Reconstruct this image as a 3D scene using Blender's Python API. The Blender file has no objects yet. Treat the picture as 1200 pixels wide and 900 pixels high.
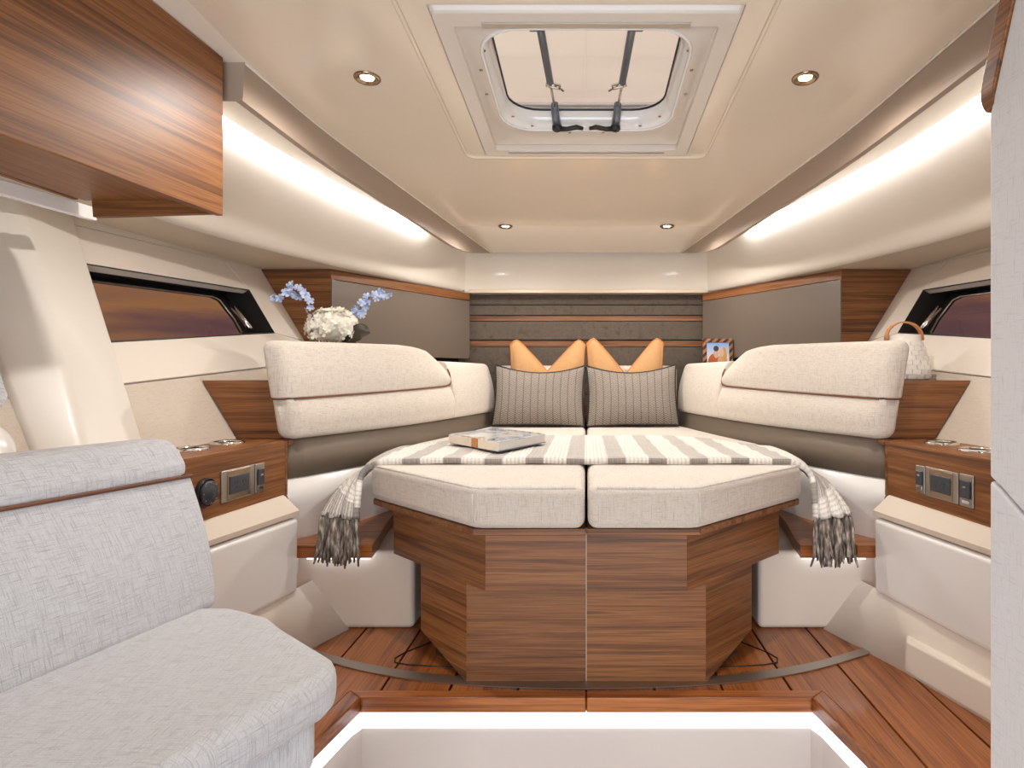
import bpy, bmesh, math, random
from mathutils import Vector, Matrix
random.seed(7)
scene = bpy.context.scene
COL = scene.collection
# ---------------------------------------------------------------- camera
cam_d = bpy.data.cameras.new('camera')
cam_d.sensor_width = 36.0
cam_d.lens = 36.0 * 732.0 / 1200.0
cam_d.shift_x = -87.0 / 1200.0
cam_d.shift_y = -10.0 / 1200.0
cam_d.clip_start = 0.02
cam = bpy.data.objects.new('camera', cam_d)
COL.objects.link(cam)
cam.location = (0, 0, 0.92)
cam.rotation_euler = (math.radians(90), 0, 0)
scene.camera = cam
# ---------------------------------------------------------------- view, world, large lights
vs = scene.view_settings
vs.view_transform = 'Standard'; vs.look = 'None'; vs.gamma = 1.0
vs.use_curve_mapping = False
vs.exposure = 0.34

def make_world():
    w = bpy.data.worlds.new('dusk_sky'); scene.world = w
    w.use_nodes = True
    nt = w.node_tree; nt.nodes.clear()
    out = nt.nodes.new('ShaderNodeOutputWorld'); bg = nt.nodes.new('ShaderNodeBackground')
    tc = nt.nodes.new('ShaderNodeTexCoord'); sep = nt.nodes.new('ShaderNodeSeparateXYZ')
    mp = nt.nodes.new('ShaderNodeMapping'); mp.inputs['Scale'].default_value = (1.6, 1.6, 9)
    nz = nt.nodes.new('ShaderNodeTexNoise'); nz.inputs['Scale'].default_value = 1.7; nz.inputs['Detail'].default_value = 4
    ramp = nt.nodes.new('ShaderNodeValToRGB')
    cr = ramp.color_ramp
    stops = [(0.0, (.12, .075, .08)), (.49, (.16, .09, .10)), (.515, (.23, .115, .11)), (.545, (.52, .25, .10)),
             (.585, (.33, .18, .16)), (.66, (.58, .44, .36)), (.8, (.68, .56, .45)), (1.0, (.62, .60, .60))]
    while len(cr.elements) < len(stops): cr.elements.new(.5)
    for e, (p, c) in zip(cr.elements, stops): e.position = p; e.color = (*c, 1)
    m1 = nt.nodes.new('ShaderNodeMath'); m1.operation = 'MULTIPLY_ADD'; m1.inputs[1].default_value = .5; m1.inputs[2].default_value = .5
    m2 = nt.nodes.new('ShaderNodeMath'); m2.operation = 'MULTIPLY_ADD'; m2.inputs[1].default_value = .24
    m3 = nt.nodes.new('ShaderNodeMath'); m3.operation = 'SUBTRACT'; m3.inputs[1].default_value = .12
    L = nt.links.new
    L(tc.outputs['Generated'], sep.inputs[0]); L(sep.outputs['Z'], m1.inputs[0])
    L(tc.outputs['Generated'], mp.inputs[0]); L(mp.outputs[0], nz.inputs['Vector'])
    L(nz.outputs['Fac'], m2.inputs[0]); L(m1.outputs[0], m2.inputs[2]); L(m2.outputs[0], m3.inputs[0])
    L(m3.outputs[0], ramp.inputs[0]); L(ramp.outputs[0], bg.inputs['Color'])
    bg.inputs['Strength'].default_value = 1.0
    L(bg.outputs[0], out.inputs[0])
make_world()

def area_light(name, loc, rot, sx, sy, power, color):
    l = bpy.data.lights.new(name, 'AREA'); l.shape = 'RECTANGLE'; l.size = sx; l.size_y = sy
    l.energy = power; l.color = color
    o = bpy.data.objects.new(name, l); COL.objects.link(o)
    o.location = loc; o.rotation_euler = rot
    return o
# added daylight fill behind the camera, set low and tilted up at the ceiling
area_light('aft_daylight_fill', (0.0, -1.4, .5), (math.radians(113), 0, 0), 2.2, 1.3, 46, (.86, .94, 1.0))

DOWNLIGHT_W = 24.0
COVE_STR = 60.0
STEP_STR = 1.7

# ---------------------------------------------------------------- materials
def lin(r, g, b):
    f = lambda c: (c / 255 / 12.92) if c / 255 <= .04045 else ((c / 255 + .055) / 1.055) ** 2.4
    return (f(r), f(g), f(b))

def base_mat(name, color, rough=.5, metal=0.0, coat=0.0, spec=.5):
    m = bpy.data.materials.new(name); m.use_nodes = True
    b = m.node_tree.nodes['Principled BSDF']
    b.inputs['Base Color'].default_value = (*color, 1)
    b.inputs['Roughness'].default_value = rough
    b.inputs['Metallic'].default_value = metal
    b.inputs['Coat Weight'].default_value = coat
    b.inputs['Coat Roughness'].default_value = .08
    b.inputs['Specular IOR Level'].default_value = spec
    return m

def noise(nt, vec, scale, detail=3, rough=.55, dist=0.0):
    n = nt.nodes.new('ShaderNodeTexNoise'); n.inputs['Scale'].default_value = scale
    n.inputs['Detail'].default_value = detail; n.inputs['Roughness'].default_value = rough
    n.inputs['Distortion'].default_value = dist
    nt.links.new(vec, n.inputs['Vector'])
    return n.outputs['Fac']

def mapped(nt, scale, coord='Object', off=None, rot=None):
    tc = nt.nodes.new('ShaderNodeTexCoord'); mp = nt.nodes.new('ShaderNodeMapping')
    mp.inputs['Scale'].default_value = scale
    if rot: mp.inputs['Rotation'].default_value = rot
    nt.links.new(tc.outputs[coord], mp.inputs['Vector'])
    if off is not None: nt.links.new(off, mp.inputs['Location'])
    return mp.outputs[0]

def ramp(nt, fac, stops):
    r = nt.nodes.new('ShaderNodeValToRGB'); cr = r.color_ramp
    while len(cr.elements) < len(stops): cr.elements.new(.5)
    for e, (p, c) in zip(cr.elements, stops): e.position = p; e.color = (*c, 1)
    nt.links.new(fac, r.inputs[0])
    return r.outputs[0]

def math_node(nt, op, a, b=None, c=None):
    m = nt.nodes.new('ShaderNodeMath'); m.operation = op
    for i, v in enumerate((a, b, c)):
        if v is None: continue
        if isinstance(v, (int, float)): m.inputs[i].default_value = v
        else: nt.links.new(v, m.inputs[i])
    return m.outputs[0]

def mix(nt, fac, a, b, mode='MIX'):
    m = nt.nodes.new('ShaderNodeMix'); m.data_type = 'RGBA'; m.blend_type = mode
    for sock, v in ((m.inputs[0], fac), (m.inputs[6], a), (m.inputs[7], b)):
        if isinstance(v, (int, float)): sock.default_value = v
        elif isinstance(v, tuple): sock.default_value = (*v, 1)
        else: nt.links.new(v, sock)
    return m.outputs[2]

def bump(m, height, strength=.2, dist=.002):
    nt = m.node_tree
    b = nt.nodes.new('ShaderNodeBump'); b.inputs['Strength'].default_value = strength; b.inputs['Distance'].default_value = dist
    nt.links.new(height, b.inputs['Height'])
    nt.links.new(b.outputs[0], nt.nodes['Principled BSDF'].inputs['Normal'])

def wood(name, dark, mid, light, axis='h', rough=.46, coat=.0, vary=.12):
    m = base_mat(name, mid, rough, coat=coat); nt = m.node_tree
    oi = nt.nodes.new('ShaderNodeObjectInfo')
    off = nt.nodes.new('ShaderNodeCombineXYZ')
    rv = math_node(nt, 'MULTIPLY', oi.outputs['Random'], 37.0)
    for i in range(3): nt.links.new(rv, off.inputs[i])
    sc = {'h': (.9, .9, 44), 'y': (44, .9, 44), 'x': (.9, 44, 44)}[axis]
    v = mapped(nt, sc, 'Object', off.outputs[0])
    n1 = noise(nt, v, 1.0, 6, .66, .7)
    sc2 = {'h': (5, 5, 330), 'y': (330, 5, 330), 'x': (5, 330, 330)}[axis]
    v2 = mapped(nt, sc2, 'Object', off.outputs[0])
    n2 = noise(nt, v2, 1.0, 2, .5)
    c1 = ramp(nt, n1, [(.30, dark), (.45, mid), (.56, light), (.68, mid)])
    c2 = ramp(nt, n2, [(.32, (.48, .43, .40)), (.56, (1.0, 1.0, 1.0))])
    c = mix(nt, .75, c1, c2, 'MULTIPLY')
    br = math_node(nt, 'MULTIPLY_ADD', oi.outputs['Random'], 2 * vary, 1 - vary)
    hs = nt.nodes.new('ShaderNodeHueSaturation'); nt.links.new(br, hs.inputs['Value']); nt.links.new(c, hs.inputs['Color'])
    nt.links.new(hs.outputs[0], nt.nodes['Principled BSDF'].inputs['Base Color'])
    bump(m, n2, .12, .0006)
    return m

def linen(name, col, col2, amt=.8, rough=.9, bs=.18, thr=640, axes='xyz'):
    m = base_mat(name, col, rough, spec=.2); nt = m.node_tree
    q = 26
    sets = {'xyz': ((q, q, thr), (thr, q, q), (q, thr, q)), 'yz': ((q, q, thr), (q, thr, q)), 'xy': ((thr, q, q), (q, thr, q)), 'dz': ((q, q, thr), (thr * .7, thr * .7, q))}[axes]
    vals = [noise(nt, mapped(nt, k), 1.0, 2, .6) for k in sets]
    s = vals[0]
    for v_ in vals[1:]: s = math_node(nt, 'MINIMUM', s, v_)
    s2 = noise(nt, mapped(nt, (700, 700, 700)), 1.0, 1)
    s = math_node(nt, 'MULTIPLY_ADD', s2, .25, math_node(nt, 'MULTIPLY', s, .75))
    c = ramp(nt, s, [(.27, col2), (.45 / amt * .8, col)])
    nt.links.new(c, nt.nodes['Principled BSDF'].inputs['Base Color'])
    m.node_tree.nodes['Principled BSDF'].inputs['Sheen Weight'].default_value = .15
    bump(m, s, bs, .001)
    return m

def gel(name, col, rough=.22, coat=.5, nstr=.0):
    m = base_mat(name, col, rough, coat=coat); nt = m.node_tree
    n = noise(nt, mapped(nt, (3, 3, 3)), 1.0, 2)
    c = mix(nt, n, tuple(x * .97 for x in col), tuple(min(1, x * 1.03) for x in col))
    nt.links.new(c, nt.nodes['Principled BSDF'].inputs['Base Color'])
    return m

def emit(name, color, strength):
    m = bpy.data.materials.new(name); m.use_nodes = True
    nt = m.node_tree; nt.nodes.clear()
    e = nt.nodes.new('ShaderNodeEmission'); o = nt.nodes.new('ShaderNodeOutputMaterial')
    e.inputs[0].default_value = (*color, 1); e.inputs[1].default_value = strength
    nt.links.new(e.outputs[0], o.inputs[0])
    return m

def glass(name, tint, gloss=.06):
    m = bpy.data.materials.new(name); m.use_nodes = True
    nt = m.node_tree; nt.nodes.clear()
    t = nt.nodes.new('ShaderNodeBsdfTransparent'); g = nt.nodes.new('ShaderNodeBsdfGlossy')
    mx = nt.nodes.new('ShaderNodeMixShader'); o = nt.nodes.new('ShaderNodeOutputMaterial')
    t.inputs[0].default_value = (*tint, 1); g.inputs['Roughness'].default_value = .02
    mx.inputs[0].default_value = gloss; nt.links.new(t.outputs[0], mx.inputs[1]); nt.links.new(g.outputs[0], mx.inputs[2])
    nt.links.new(mx.outputs[0], o.inputs[0])
    return m

M = {}
WD, WM, WL = lin(72, 42, 20), lin(127, 78, 38), lin(153, 101, 56)
M['wood'] = wood('walnut_veneer', WD, WM, WL, 'h')
M['wood_y'] = wood('walnut_lengthwise', WD, WM, WL, 'y')
M['wood_x'] = wood('walnut_crosswise', WD, WM, WL, 'x')
M['teak'] = wood('teak_plank', lin(106, 56, 20), lin(154, 86, 36), lin(180, 110, 52), 'y', rough=.34, coat=.2, vary=.16)
M['teak_x'] = wood('teak_nosing', lin(106, 56, 20), lin(154, 86, 36), lin(180, 110, 52), 'x', rough=.34, coat=.2)
M['linen'] = linen('oat_linen', lin(224, 217, 208), lin(176, 165, 152), amt=.75, axes='xy')
M['bolster'] = linen('oat_linen_upright', lin(216, 207, 196), lin(166, 155, 142), amt=.75, axes='dz')
M['sofa'] = linen('pale_grey_linen', lin(204, 206, 211), lin(152, 152, 155), amt=.72, axes='xy')
M['sofa_back'] = linen('pale_grey_linen_upright', lin(204, 206, 211), lin(152, 152, 155), amt=.72, axes='yz')
M['wallfab'] = linen('beige_wall_fabric', lin(212, 200, 186), lin(190, 177, 160), bs=.5)
M['partition'] = linen('off_white_textured_vinyl', lin(220, 221, 223), lin(200, 200, 201), bs=.4, thr=330, axes='yz')
M['headboard'] = linen('charcoal_brown_fabric', lin(106, 95, 84), lin(62, 54, 47), amt=.7)
M['greyfab'] = linen('taupe_grey_fabric', lin(150, 139, 127), lin(92, 83, 75), amt=.6)
M['orange'] = linen('apricot_suede', lin(204, 158, 110), lin(186, 138, 90), bs=.15)
M['cream'] = gel('cream_gelcoat', lin(240, 231, 218), .5, .1)
M['white'] = gel('white_gelcoat', lin(245, 243, 240), .22)
M['ceil'] = gel('ceiling_gelcoat', lin(236, 222, 202), .16, .5)
M['valance'] = gel('valance_shaded_taupe', lin(172, 154, 138), .35, .2)  # darker taupe puts the shade of the unlit valance face into its colour
M['cove_paint'] = gel('cove_cream', lin(240, 230, 216), .6, 0)
M['soffit'] = gel('soffit_beige', lin(222, 205, 182), .4, .1)
M['panel'] = gel('beige_leatherette', lin(232, 222, 210), .5, 0)
M['taupe'] = gel('taupe_lacquer', lin(114, 102, 91), .3, .35)
M['liner'] = gel('taupe_liner', lin(122, 109, 95), .55, 0)
M['pillar'] = gel('pillar_gelcoat', lin(230, 224, 214), .36, .08)
M['well'] = gel('grey_white_gelcoat', lin(216, 208, 203), .35, .2)
M['ledge'] = gel('sand_leatherette', lin(214, 200, 184), .5, 0)
M['black'] = base_mat('black_rubber', (.012, .011, .010), .45)
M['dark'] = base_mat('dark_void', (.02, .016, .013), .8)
M['piping'] = base_mat('brown_piping', lin(112, 66, 38), .6)
M['blackpipe'] = base_mat('black_piping', (.012, .010, .009), .6)
M['chrome'] = base_mat('polished_steel', (.72, .70, .67), .12, 1.0)
M['brushed'] = base_mat('brushed_nickel', (.50, .46, .41), .3, 1.0)
M['bronze'] = base_mat('bronze_ring', (.42, .31, .21), .25, 1.0)
M['strip'] = base_mat('metal_floor_strip', (.42, .38, .34), .38, 1.0)
M['socket'] = base_mat('slate_plastic', (.045, .05, .06), .35)
M['hatchgrey'] = base_mat('hatch_frame_coat', lin(222, 213, 202), .3, coat=.3)
M['hatchrim'] = base_mat('hatch_white_rim', lin(242, 240, 236), .2, coat=.4)
M['strut'] = base_mat('blue_grey_strut', (.16, .185, .23), .3, .5)
M['ceramic'] = base_mat('white_glazed_ceramic', lin(240, 234, 224), .15, coat=.5)
M['leather'] = base_mat('tan_leather', lin(196, 130, 72), .5)
M['winglass'] = glass('tinted_window_glass', (.43, .40, .41), .05)
M['hatchglass'] = glass('clear_hatch_glass', (.93, .93, .93))
M['led'] = emit('cool_led', (.97, .96, 1.0), STEP_STR)
M['cove'] = emit('cove_led', (.88, .93, 1.0), COVE_STR)
M['lamp'] = emit('warm_lamp', (1.0, .72, .42), 18)
M['stem'] = base_mat('brown_stem', lin(120, 84, 52), .6)
M['leafm'] = base_mat('dark_leaf', lin(58, 52, 40), .4)
M['pages'] = base_mat('page_edges', lin(205, 202, 198), .7)
M['paper'] = base_mat('cream_paper', lin(228, 218, 202), .6)
M['seam'] = base_mat('seam_shadow_gap', (.05, .04, .035), .8)

# ---------------------------------------------------------------- mesh helpers
def finish(o, mat, parent, bevel=0, seg=3, smooth=False, solid=0, subsurf=0, angle=30):
    if mat: o.data.materials.append(mat)
    COL.objects.link(o)
    if parent is not None:
        o.parent = parent
        o.matrix_parent_inverse = Matrix.Translation(-Vector(parent.location)) if parent.type == 'EMPTY' else Matrix.Identity(4)
    if solid:
        s = o.modifiers.new('solid', 'SOLIDIFY'); s.thickness = solid; s.offset = 0
    if bevel:
        b = o.modifiers.new('bevel', 'BEVEL'); b.width = bevel; b.segments = seg; b.limit_method = 'ANGLE'
        b.angle_limit = math.radians(angle); b.harden_normals = True
        smooth = True
    if subsurf:
        s = o.modifiers.new('subsurf', 'SUBSURF'); s.levels = subsurf; s.render_levels = subsurf
    if smooth:
        for p in o.data.polygons: p.use_smooth = True
    return o

def mesh(name, verts, faces, mat=None, parent=None, uvs=None, recalc=True, **kw):
    me = bpy.data.meshes.new(name)
    me.from_pydata([tuple(v) for v in verts], [], faces)
    if recalc:
        bm = bmesh.new(); bm.from_mesh(me)
        bmesh.ops.recalc_face_normals(bm, faces=bm.faces)
        bm.to_mesh(me); bm.free()
    if uvs is not None:
        uv = me.uv_layers.new(name='UVMap')
        for l in me.loops: uv.data[l.index].uv = uvs[l.vertex_index]
    me.update()
    o = bpy.data.objects.new(name, me)
    return finish(o, mat, parent, **kw)

def slab(name, pts, vec, mat, parent=None, **kw):
    """closed polygon (3D points) extruded along vec"""
    n = len(pts); v = [Vector(p) for p in pts]; vec = Vector(vec)
    verts = v + [p + vec for p in v]
    faces = [list(range(n))[::-1], [n + i for i in range(n)]] + [[i, (i + 1) % n, n + (i + 1) % n, n + i] for i in range(n)]
    return mesh(name, verts, faces, mat, parent, **kw)

def prism(name, poly, z0, z1, mat, parent=None, **kw):
    return slab(name, [(x, y, z0) for x, y in poly], (0, 0, z1 - z0), mat, parent, **kw)

def box(name, x0, x1, y0, y1, z0, z1, mat, parent=None, **kw):
    return prism(name, [(x0, y0), (x1, y0), (x1, y1), (x0, y1)], z0, z1, mat, parent, **kw)

def hexa(name, low, high, mat, parent=None, **kw):
    """two matching polygons joined (loft with caps)"""
    n = len(low)
    verts = list(low) + list(high)
    faces = [list(range(n))[::-1], [n + i for i in range(n)]] + [[i, (i + 1) % n, n + (i + 1) % n, n + i] for i in range(n)]
    return mesh(name, verts, faces, mat, parent, **kw)

def loft(name, rows, mat, parent=None, closed=False, caps=False, **kw):
    nr, nc = len(rows), len(rows[0])
    verts = [p for r in rows for p in r]
    faces = []
    for i in range(nr - 1):
        for j in range(nc if closed else nc - 1):
            k = (j + 1) % nc
            faces.append([i * nc + j, i * nc + k, (i + 1) * nc + k, (i + 1) * nc + j])
    if caps:
        faces.append(list(range(nc))[::-1]); faces.append([(nr - 1) * nc + j for j in range(nc)])
    return mesh(name, verts, faces, mat, parent, **kw)

def tube_data(pts, r, n=8, closed=False):
    pts = [Vector(p) for p in pts]; m = len(pts)
    rs = r if isinstance(r, (list, tuple)) else [r] * m
    verts, faces = [], []
    up = None
    for i, p in enumerate(pts):
        a = pts[(i - 1) % m] if (closed or i > 0) else p
        b = pts[(i + 1) % m] if (closed or i < m - 1) else p
        t = (b - a).normalized()
        if up is None:
            up = Vector((0, 0, 1)) if abs(t.z) < .9 else Vector((1, 0, 0))
        s = t.cross(up)
        if s.length < 1e-6: s = t.orthogonal()
        s.normalize(); up = s.cross(t).normalized()
        for k in range(n):
            an = 2 * math.pi * k / n
            verts.append(p + (s * math.cos(an) + up * math.sin(an)) * rs[i])
    for i in range(m if closed else m - 1):
        for k in range(n):
            j = (i + 1) % m
            faces.append([i * n + k, i * n + (k + 1) % n, j * n + (k + 1) % n, j * n + k])
    if not closed:
        faces.append(list(range(n))[::-1]); faces.append([(m - 1) * n + k for k in range(n)])
    return verts, faces

def tube(name, pts, r, mat, parent=None, n=8, closed=False, **kw):
    v, f = tube_data(pts, r, n, closed)
    kw.setdefault('smooth', True)
    return mesh(name, v, f, mat, parent, **kw)

def lathe(name, prof, mat, parent=None, loc=(0, 0, 0), n=32, axis=None, **kw):
    """profile [(r, h)] spun about axis (default +Z) at loc"""
    q = Vector((0, 0, 1)).rotation_difference(Vector(axis).normalized()) if axis is not None else None
    rows = []
    for r, h in prof:
        row = []
        for k in range(n):
            a = 2 * math.pi * k / n
            p = Vector((max(r, 1e-5) * math.cos(a), max(r, 1e-5) * math.sin(a), h))
            if q is not None: p = q @ p
            row.append(p + Vector(loc))
        rows.append(row)
    kw.setdefault('smooth', True)
    return loft(name, rows, mat, parent, closed=True, **kw)

def smooth_path(pts, n=8):
    """Catmull-Rom through points"""
    P = [Vector(p) for p in pts]; out = []
    for i in range(len(P) - 1):
        p0 = P[max(i - 1, 0)]; p1 = P[i]; p2 = P[i + 1]; p3 = P[min(i + 2, len(P) - 1)]
        for k in range(n):
            t = k / n
            out.append(.5 * ((2 * p1) + (-p0 + p2) * t + (2 * p0 - 5 * p1 + 4 * p2 - p3) * t * t + (-p0 + 3 * p1 - 3 * p2 + p3) * t ** 3))
    out.append(P[-1])
    return out

def interp(x, tab):
    if x <= tab[0][0]:
        (a, b), (c, d) = tab[0], tab[1]
    elif x >= tab[-1][0]:
        (a, b), (c, d) = tab[-2], tab[-1]
    else:
        for (a, b), (c, d) in zip(tab, tab[1:]):
            if a <= x <= c: break
    return b + (d - b) * (x - a) / (c - a)

def side_material(o, mat):
    """second weave direction for the upright faces of a cushion"""
    o.data.materials.append(mat)
    for p in o.data.polygons:
        if abs(p.normal.z) < .5: p.material_index = 1

def soft_pad(name, P, d0, d1, z0f, z1f, th, rt, rb, re, mat, parent, n=12, bow=0.0, na=4):
    """cushion swept along depth d; P(d, z, o) maps height z and distance o behind the front face; rounded edges and ends"""
    smp = []
    for k in range(na + 1):
        a = math.pi / 2 * k / na; smp.append((d0 + re[0] * (1 - math.cos(a)), re[0] * (1 - math.sin(a))))
    for k in range(1, n): smp.append((d0 + re[0] + (d1 - re[1] - d0 - re[0]) * k / n, 0))
    for k in range(na, -1, -1):
        a = math.pi / 2 * k / na; smp.append((d1 - re[1] * (1 - math.cos(a)), re[1] * (1 - math.sin(a))))
    rows = []
    for d, ins in smp:
        it = ins if rt > .01 else min(ins, .002); ib = ins if rb > .01 else min(ins, .002)
        z0, z1 = z0f(d) + ib, z1f(d) - it
        oa, ob = ins, th - ins
        hh = (z1 - z0) / 2; ww = (ob - oa) / 2
        r1, r0 = max(.001, min(rt, hh * .95, ww * .95)), max(.001, min(rb, hh * .95, ww * .95))
        row = []
        for cxo, czo, r, a0 in ((oa + r0, z0 + r0, r0, 270), (oa + r1, z1 - r1, r1, 180), (ob - r1, z1 - r1, r1, 90), (ob - r0, z0 + r0, r0, 0)):
            for k in range(5):
                a = math.radians(a0 - 90 * k / 4)
                row.append((cxo + r * math.cos(a), czo + r * math.sin(a)))
            if a0 == 270 and bow:
                for t in (.2, .4, .6, .8):
                    row.append((oa - bow * math.sin(math.pi * t) * (1 - ins / max(re)), z0 + r0 + (z1 - r1 - z0 - r0) * t))
        rows.append([P(d, z, o) for o, z in row])
    return loft(name, rows, mat, parent, closed=True, caps=True, smooth=True)

def rrect(cx, cy, hx, hy, r, n=6):
    out = []
    for sx, sy, a0 in ((1, 1, 0), (-1, 1, 90), (-1, -1, 180), (1, -1, 270)):
        for k in range(n + 1):
            a = math.radians(a0 + 90 * k / n)
            out.append((cx + sx * (hx - r) + r * math.cos(a), cy + sy * (hy - r) + r * math.sin(a)))
    return out

def empty(name, loc=(0, 0, 0)):
    o = bpy.data.objects.new(name, None); COL.objects.link(o); o.location = loc
    o.empty_display_size = .1
    return o

def tag(o, label=None, cat=None, group=None, kind=None):
    if label: o['label'] = label
    if cat: o['category'] = cat
    if group: o['group'] = group
    if kind: o['kind'] = kind
    return o

def thing(name, label, cat, loc=(0, 0, 0), group=None):
    return tag(empty(name, loc), label, cat, group)

def struct(name, label=None, loc=(0, 0, 0)):
    return tag(empty(name, loc), label, None, None, 'structure')

SIDES = (-1, 1)
SN = {-1: 'left', 1: 'right'}

# ---------------------------------------------------------------- shared curves of the cabin
def ceil_z(d):                       # dropped ceiling panel
    return 1.932 - .055 * d if d < 3.44 else 1.7428 - .010 * (d - 3.44)
def hull_x(d, z, off=0.0):           # sloping hull side with the windows
    return 1.595 + .61 * (z - .92) - .082 * d + off
COVE = [(.6, 1.53), (1.9, 1.46), (2.447, 1.404), (3.0, 1.246), (3.5, 1.05), (3.9, .90), (4.1, .79)]   # depth, half width of cove panel
VAL = [(.4, 1.07), (1.55, 1.02), (1.83, .994), (2.16, .961), (2.37, .93), (3.44, .728), (4.14, .63)]  # depth, half width of valance
def cove_top(d): return 1.905 - .089 * (d - 2.42)
SOFFIT_Z = 1.465
def cush_x(d):                       # front bottom line of side bolsters
    return interp(d, CUSH)
_c = smooth_path([(1.06, 2.15, 0), (1.035, 2.22, 0), (.972, 2.37, 0), (.81, 2.8, 0), (.69, 3.3, 0), (.58, 3.9, 0), (.565, 4.05, 0)], 6)
CUSH = [(p.y, p.x) for p in _c]

# ================================================================ FLOOR
floor = struct('floor', 'teak plank cabin sole with dark seams around the bed pedestal')
box('subfloor', -.64, .64, 1.80, 4.3, -.05, -.022, M['dark'], floor)
for s in SIDES:
    a, b = sorted((s * .72, s * 1.35))
    box('subfloor', a, b, .2, 4.3, -.05, -.022, M['dark'], floor)
g = .003
edges = [-.6, -.4, -.2, 0, .2, .4, .6]
for a, b in zip(edges, edges[1:]):
    box('floor_plank', a + g, b - g, 1.822, 2.6, -.022, 0, M['teak'], floor, bevel=.0015, seg=1)
for s in SIDES:
    for k, (a, b) in enumerate(((.6, .8), (.8, 1.0), (1.0, 1.25))):
        if k == 0:
            poly = [(a + g, 2.6), (b - g, 2.6), (b - g, .3), (.750, .3), (.750, 1.44), (.690, 1.822), (a + g, 1.822)]
        else:
            poly = [(a + g, 2.6), (b - g, 2.6), (b - g, .3), (a + g, .3)]
        prism('floor_plank', [(s * x, y) for x, y in poly], -.022, 0, M['teak'], floor, bevel=.0015, seg=1)
# black gasket of the floor hatch that shows either side of the pedestal
for s in SIDES:
    tube('hatch_gasket', [(s * x, y, .001) for x, y in [(.50, 2.20), (.545, 2.14), (.60, 2.075), (.622, 2.03), (.612, 2.0), (.57, 1.985), (.50, 1.975), (.40, 1.965)]],
         .0025, M['black'], floor, n=6)
# curved metal strip let into the sole
inner = smooth_path([(-.96, 2.115, 0), (-.70, 1.985, 0), (-.40, 1.905, 0), (0, 1.872, 0), (.40, 1.905, 0), (.70, 1.985, 0), (.96, 2.115, 0)], 6)
outer = smooth_path([(-.93, 2.055, 0), (-.68, 1.932, 0), (-.40, 1.857, 0), (0, 1.826, 0), (.40, 1.857, 0), (.68, 1.932, 0), (.93, 2.055, 0)], 6)
loft('metal_strip', [[Vector((p.x, p.y, .003)) for p in inner], [Vector((p.x, p.y, .003)) for p in outer]], M['strip'], floor, solid=.004)
# nosing round the footwell
nos = [(-.748, .3), (-.748, 1.44), (-.688, 1.82), (.688, 1.82), (.748, 1.44), (.748, .3)]
nin = [(-.70, .3), (-.70, 1.44), (-.642, 1.776), (.642, 1.776), (.70, 1.44), (.70, .3)]
for i in range(5):
    if i == 2:
        for q in ([(-.688, 1.82), (-.001, 1.82), (-.001, 1.776), (-.642, 1.776)], [(.001, 1.82), (.688, 1.82), (.642, 1.776), (.001, 1.776)]):
            prism('step_nosing', q, -.040, .004, M['teak_x'], floor, bevel=.005)
    else:
        prism('step_nosing', [nos[i], nos[i + 1], nin[i + 1], nin[i]], -.040, .004, M['teak'], floor, bevel=.005)
# footwell below
well = struct('floor_footwell', 'white moulded footwell stepping down from the teak sole')
path = [(-.715, .1), (-.715, 1.44), (-.665, 1.745), (-.645, 1.79), (.645, 1.79), (.665, 1.745), (.715, 1.44), (.715, .1)]
loft('riser', [[Vector((x, y, z)) for x, y in path] for z in (-.036, -.34)], M['well'], well, solid=.012)
box('well_floor', -.72, .72, .1, 1.8, -.36, -.34, M['well'], well)
ledp = [(-.708, 1.38), (-.705, 1.44), (-.656, 1.741), (-.638, 1.781), (.638, 1.781), (.656, 1.741), (.705, 1.44), (.715, 1.2)]
sl = loft('step_light', [[Vector((x, y, z)) for x, y in ledp] for z in (-.042, -.085)], M['led'], None, solid=.004)
tag(sl, 'glowing white strip light under the teak step nosing of the footwell', 'strip light')

# ================================================================ CEILING
ceiling = struct('ceiling', 'glossy beige dropped ceiling panel with shade-darkened taupe valances')
HX, H0, H1 = .40, 1.56, 2.46                    # hatch cut-out
def cz(x, d, dz=0): return Vector((x, d, ceil_z(d) + dz))
def ceiling_panel():
    ds = [-.8, .2, .9, H0, 1.8, 2.16, H1, 2.8, 3.1, 3.44, 3.6, 3.8, 4.0, 4.16]
    verts, faces = [], []
    for d in ds:
        w = interp(d, VAL) if d > 1.79 else 1.06
        for x in (-w, -HX, HX, w): verts.append(cz(x, d))
    for i in range(len(ds) - 1):
        for j in range(3):
            if j == 1 and ds[i] >= H0 - 1e-6 and ds[i + 1] <= H1 + 1e-6: continue
            a = i * 4 + j
            faces.append([a, a + 1, a + 5, a + 4])
    o = mesh('ceiling_panel', verts, faces, M['ceil'], ceiling)
    return o
ceiling_panel()
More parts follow.
